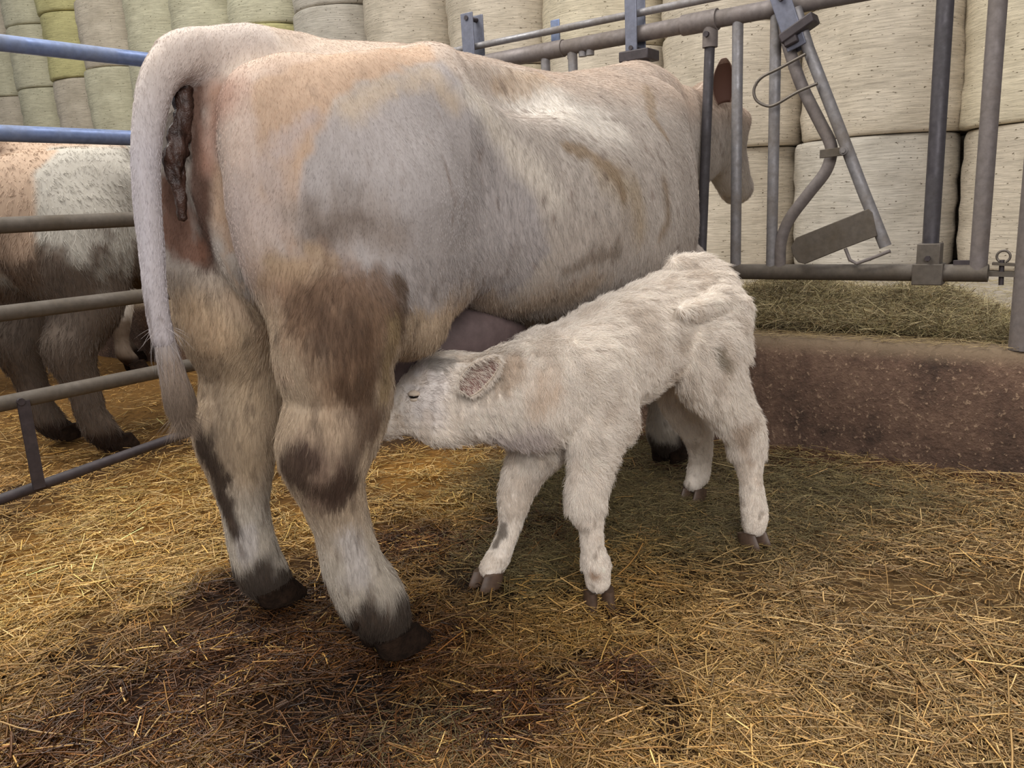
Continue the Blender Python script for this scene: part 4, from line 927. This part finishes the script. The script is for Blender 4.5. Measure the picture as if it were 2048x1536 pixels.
# brackets carrying the control rod
def bracket(x0, y0, x1, y1, hw, nm='rod_bracket', lean=0.0):
    s0, z0 = bp(x0, y0); s1, z1 = bp(x1, y1)
    m = MB()
    for o_ in (-.050, .035): m.box(B((s0 + s1) / 2, (z0 + z1) / 2, o_), EV * hw + EZ * lean, EU * .004, EZ * abs(z1 - z0) / 2)
    q = bpart(m, nm, BRACKET, None, .003)
    m = MB(); m.tube([B((s0 + s1) / 2, z0 - .025, -.060), B((s0 + s1) / 2, z0 - .025, .045)], .012, 12); bpart(m, 'bolt', DARK, q)
    m = MB(); m.tube([B((s0 + s1) / 2, z1 + .03, -.060), B((s0 + s1) / 2, z1 + .03, .045)], .010, 12); bpart(m, 'bolt', DARK, q); return q
bracket(948, 28, 948, 128, .040)
bracket(1270, -35, 1274, 112, .030)
s0, z0 = bp(1103, 30)
m = MB(); m.box(B(s0, 1.905, .03), EV * .026, EU * .004, EZ * .085); bpart(m, 'rod_guide', STEEL_BLUE, None, .003)
s0, z0 = bp(1280, 105)
m = MB(); m.box(B(s0, 1.745, -.01), EV * .075, EU * .06, EZ * .024); bpart(m, 'latch_block', DARK, None, .006)
for x in (1142, 1165, 1180):
    s0, _ = bp(x, 98); m = MB(); m.tube([B(s0, zt), B(s0, zt - .055)], .02, 12); bpart(m, 'weld_stub', STEEL)
m = MB(); s0, _ = bp(1290, 112); m.tube([B(s0, 1.73), B(s0, 1.60)], .022, 14); bpart(m, 'stub_bar', STEEL)
# locking lever at the right: bracket, slanted tube, bent tube, loop handle, counterweight plate
def chainp(pts, off=0.0): return [B(*bp(x, y), off) for x, y in pts]
slant = empty('locking_lever', (0, 0, 0)); slant.parent = barrier
m = MB(); m.tube(chainp([(1597, 20), (1622, 100), (1690, 275), (1730, 380), (1775, 492)], -.035), .0235, 16); bpart(m, 'lever_tube', STEEL, slant)
m = MB(); m.tube(smooth_path(chainp([(1566, 15), (1569, 60), (1582, 110), (1605, 175), (1640, 245), (1660, 285), (1662, 310), (1650, 345), (1615, 390), (1578, 440), (1562, 485), (1560, 535)], .0), 6), .0245, 16); bpart(m, 'bent_tube', STEEL_RAIL, None)
d_ = np.array(chainp([(1570, 0), (1600, 90)], -.06)); ax = d_[1] - d_[0]; Lx = np.linalg.norm(ax); ax /= Lx; sx_ = np.cross(ax, EU)
m = MB(); m.box((d_[0] + d_[1]) / 2, ax * (Lx / 2 + .02), sx_ * .040, EU * .004); m.box((d_[0] + d_[1]) / 2 + EU * .07, ax * (Lx / 2 + .02), sx_ * .040, EU * .004); q = bpart(m, 'lever_bracket', BRACKET, slant, .004)
m = MB(); c_ = np.array(chainp([(1606, 62)], -.05))[0]; m.box(c_, sx_ * .072 - ax * .01, ax * .020, EU * .045); c2 = np.array(chainp([(1592, 82)], -.05))[0]; m.box(c2, sx_ * .028, ax * .026, EU * .04); bpart(m, 'latch_block', DARK, slant, .006)
m = MB(); m.tube([np.array(chainp([(1573, 2)], -.064))[0], np.array(chainp([(1573, 2)], -.078))[0]], .012, 8); bpart(m, 'bolt', DARK, slant)
m = MB(); m.tube(smooth_path(chainp([(1622, 112), (1570, 140), (1535, 158), (1520, 180), (1524, 202), (1545, 214), (1565, 210), (1605, 187), (1645, 170)], -.07), 8), .0062, 10); bpart(m, 'loop_handle', WIRE, slant)
m = MB(); pl = chainp([(1590, 493), (1600, 474), (1744, 416), (1752, 424), (1762, 470), (1690, 497), (1618, 526), (1604, 522), (1594, 508)], -.055); m.prism(pl, EU * .005); bpart(m, 'counterweight_plate', STEEL_DIRTY, slant, .003)
m = MB(); m.tube(chainp([(1697, 495), (1706, 518), (1720, 525), (1748, 515), (1786, 500)], -.05), .007, 10); bpart(m, 'stop_loop', STEEL_RAIL, slant)
m = MB(); c_ = chainp([(1648, 309), (1695, 303)], -.06); dd = c_[1] - c_[0]; m.box((c_[0] + c_[1]) / 2, dd / 2, EU * .004, EZ * .017); cst = bpart(m, 'clamp_strap', STEEL_DIRTY, slant, .002)
m = MB(); c_ = chainp([(1696, 302)], -.064)[0]; m.tube([c_, c_ - EU * .006], .017, 16); m.tube([c_ - EU * .006, c_ - EU * .016], .0105, 6); bpart(m, 'bolt', STEEL, slant, 0, 'bright steel bolt')
# post and gate pin at the right edge
s0, z0 = bp(2046, 560)
m = MB(); base = B(s0 + .018, .47); m.tube([base, base + EZ * 2.2], .048, 24); tag(m.build('barrier_post', STEEL_RAIL, None, True, 0, base), 'round grey steel post standing on the kerb at the right edge', 'post')
pin = empty('barrier_pin', B(*bp(2000, 548)), ROT); tag(pin, 'small ring-headed steel pin linking the barrier to its post', 'pin')
def ppart(mb, name, mat):
    o = mb.build(name, mat); mw = Matrix.Translation(Vector(B(*bp(2000, 548)))) @ Matrix.Rotation(ROT, 4, 'Z'); o.data.transform(mw.inverted()); o.parent = pin; return o
m = MB(); m.tube(chainp([(2004, 520), (2002, 570)]), .009, 12); ppart(m, 'pin_shaft', DARK)
c_ = np.array(chainp([(2007, 513)]))[0]
m = MB(); m.tube([c_ + (EV * math.cos(t) + EZ * math.sin(t)) * .022 for t in np.linspace(-1.2, 4.6, 18)], .0045, 8); ppart(m, 'ring', WIRE)
m = MB(); a_, b_ = chainp([(1985, 527), (2040, 530)]); m.box((a_ + b_) / 2, (b_ - a_) / 2, EU * .018, EZ * .005); a_, b_ = chainp([(1975, 547), (2040, 549)]); m.box((a_ + b_) / 2, (b_ - a_) / 2, EU * .02, EZ * .009); ppart(m, 'bracket_tongue', STEEL_DIRTY)

# ------------------------------------------------------------------ gate at the left, in the plane v = GV
GV = -3.3
gate = tag(empty('pen_gate', W(1.3, GV, 0), ROT), 'tubular steel gate between the pens, upper rails bluish, lower rails dirty', 'gate')
def G(u_, z): return W(u_, GV, z)
def gpart(mb, name, mat, label=None, parent=None, bevel=0):
    o = mb.build(name, mat, None, True, bevel); mw = Matrix.Translation(Vector(W(1.3, GV, 0))) @ Matrix.Rotation(ROT, 4, 'Z'); o.data.transform(mw.inverted()); o.parent = parent or gate
    if label: o['label'] = label
    return o
for z, mt, lb, dr in ((1.772, STEEL_BLUE, 'clean bluish galvanised rail', 0), (1.456, STEEL_BLUE, 'clean bluish galvanised rail', .0), (1.128, STEEL_DIRTY, 'brown dirty rail', .0), (.808, STEEL_DIRTY, 'brown dirty rail', 0), (.475, STEEL_DIRTY, 'brown dirty rail', 0)):
    m = MB(); m.tube([G(.1, z), G(3.4, z + dr)], .030, 20); gpart(m, 'rail', mt, lb)
m = MB(); m.tube([G(.1, .05), G(1.1, .115), G(1.95, .175), G(3.4, .20)], .021, 16); gpart(m, 'bottom_bar', DARK)
m = MB(); m.box(G(1.255, .30) - EV * -.03, EU * .022, EV * .005, EZ * .175); q = gpart(m, 'drop_strut', DARK)
m = MB(); m.tube([G(1.245, .475) + EV * .028, G(1.245, .475) + EV * .042], .014, 10); gpart(m, 'bolt', DARK, None, q)
for u_ in (.12, 3.38):
    m = MB(); m.tube([G(u_, .05), G(u_, 1.79)], .03, 18); gpart(m, 'end_post', STEEL)

# ------------------------------------------------------------------ cows of the next pen
bl = [[((.06, s * .23, .95), .20), ((.10, s * .24, .78), .165), ((.03, s * .25, .64), .125), ((-.03, s * .25, .54), .11), ((.0, s * .25, .38), .075), ((.02, s * .25, .22), .066), ((.05, s * .25, .13), .072), ((.09, s * .25, .07), .062)] for s in (1, -1)]
tailn = [((-.10, 0, 1.50), .05), ((-.24, 0, 1.44), .045), ((-.29, 0, 1.30), .035), ((-.28, 0, .9), .024), ((-.28, 0, .6), .03), ((-.28, 0, .42), .02)]
bvv, bff = cow_field(.02, bl + [leg_fr, leg_fl], tailn).mesh(2); bn = vert_normals(bvv, bff)
def neighbour(label, u_, v_, rz, base, low, dirt, seed, peach=False):
    o = tag(empty('cow', W(u_, v_, 0), rz), label, 'cow')
    c = np.tile(lin(base), (len(bvv), 1)); nn = fbm(bvv, 9, seed, 4)
    if peach:
        m = np.maximum(np.clip((-.13 + .22 * np.clip(bvv[:, 2] - 1.1, 0, 1) + 1.2 * np.clip(bvv[:, 2] - 1.36, 0, 1) - bvv[:, 0]) / .02 + .5, 0, 1) * (bvv[:, 2] > .85), np.clip((bvv[:, 2] - 1.47) / .03, 0, 1) * (bvv[:, 0] < .4))[:, None] * .9; c = c * (1 - m) + lin((168, 142, 120)) * m
    m = np.clip((low + (nn - .5) * .5 - bvv[:, 2]) / .12, 0, 1)[:, None] * .9; c = c * (1 - m) + lin(dirt) * m
    m = np.clip((nn - .62) * 6, 0, 1)[:, None] * .5; c = c * (1 - m) + lin(dirt) * m
    m = np.clip((.13 - bvv[:, 2]) / .04, 0, 1)[:, None]; c = c * (1 - m) + lin((52, 40, 34)) * m
    mesh_obj('body', bvv, bff, COAT, o, True, c)
    for (x, y) in ((.14, -.25), (.14, .25), (1.73, -.22), (1.97, .22)): hoof(o, (x, y, 0), (1, 0, 0), .15, .13, .08, HORN_DARK)
    if DEV != 'bald':
        fur('coat_hair', bvv, bff, bn, c, int(36000 * FU), lambda p: np.where(p[:, 2] < 1.15, .035, .018), .0011, o, comb_cow, .35, lambda a, b: np.where((a[:, 0] < .8), 1.0, .05), seed, None, .4, .1, .2, 4, .03)
    return o
neighbour('grey white cow with dung caked hind legs, behind the blue gate', 1.78, -4.22, ROT + .06, (170, 164, 154), 1.02, (84, 68, 56), 3, True)
neighbour('far pale cow seen only as small white feet beyond the dung caked cow', 1.45, -6.3, ROT, (206, 198, 188), .5, (96, 78, 62), 7)
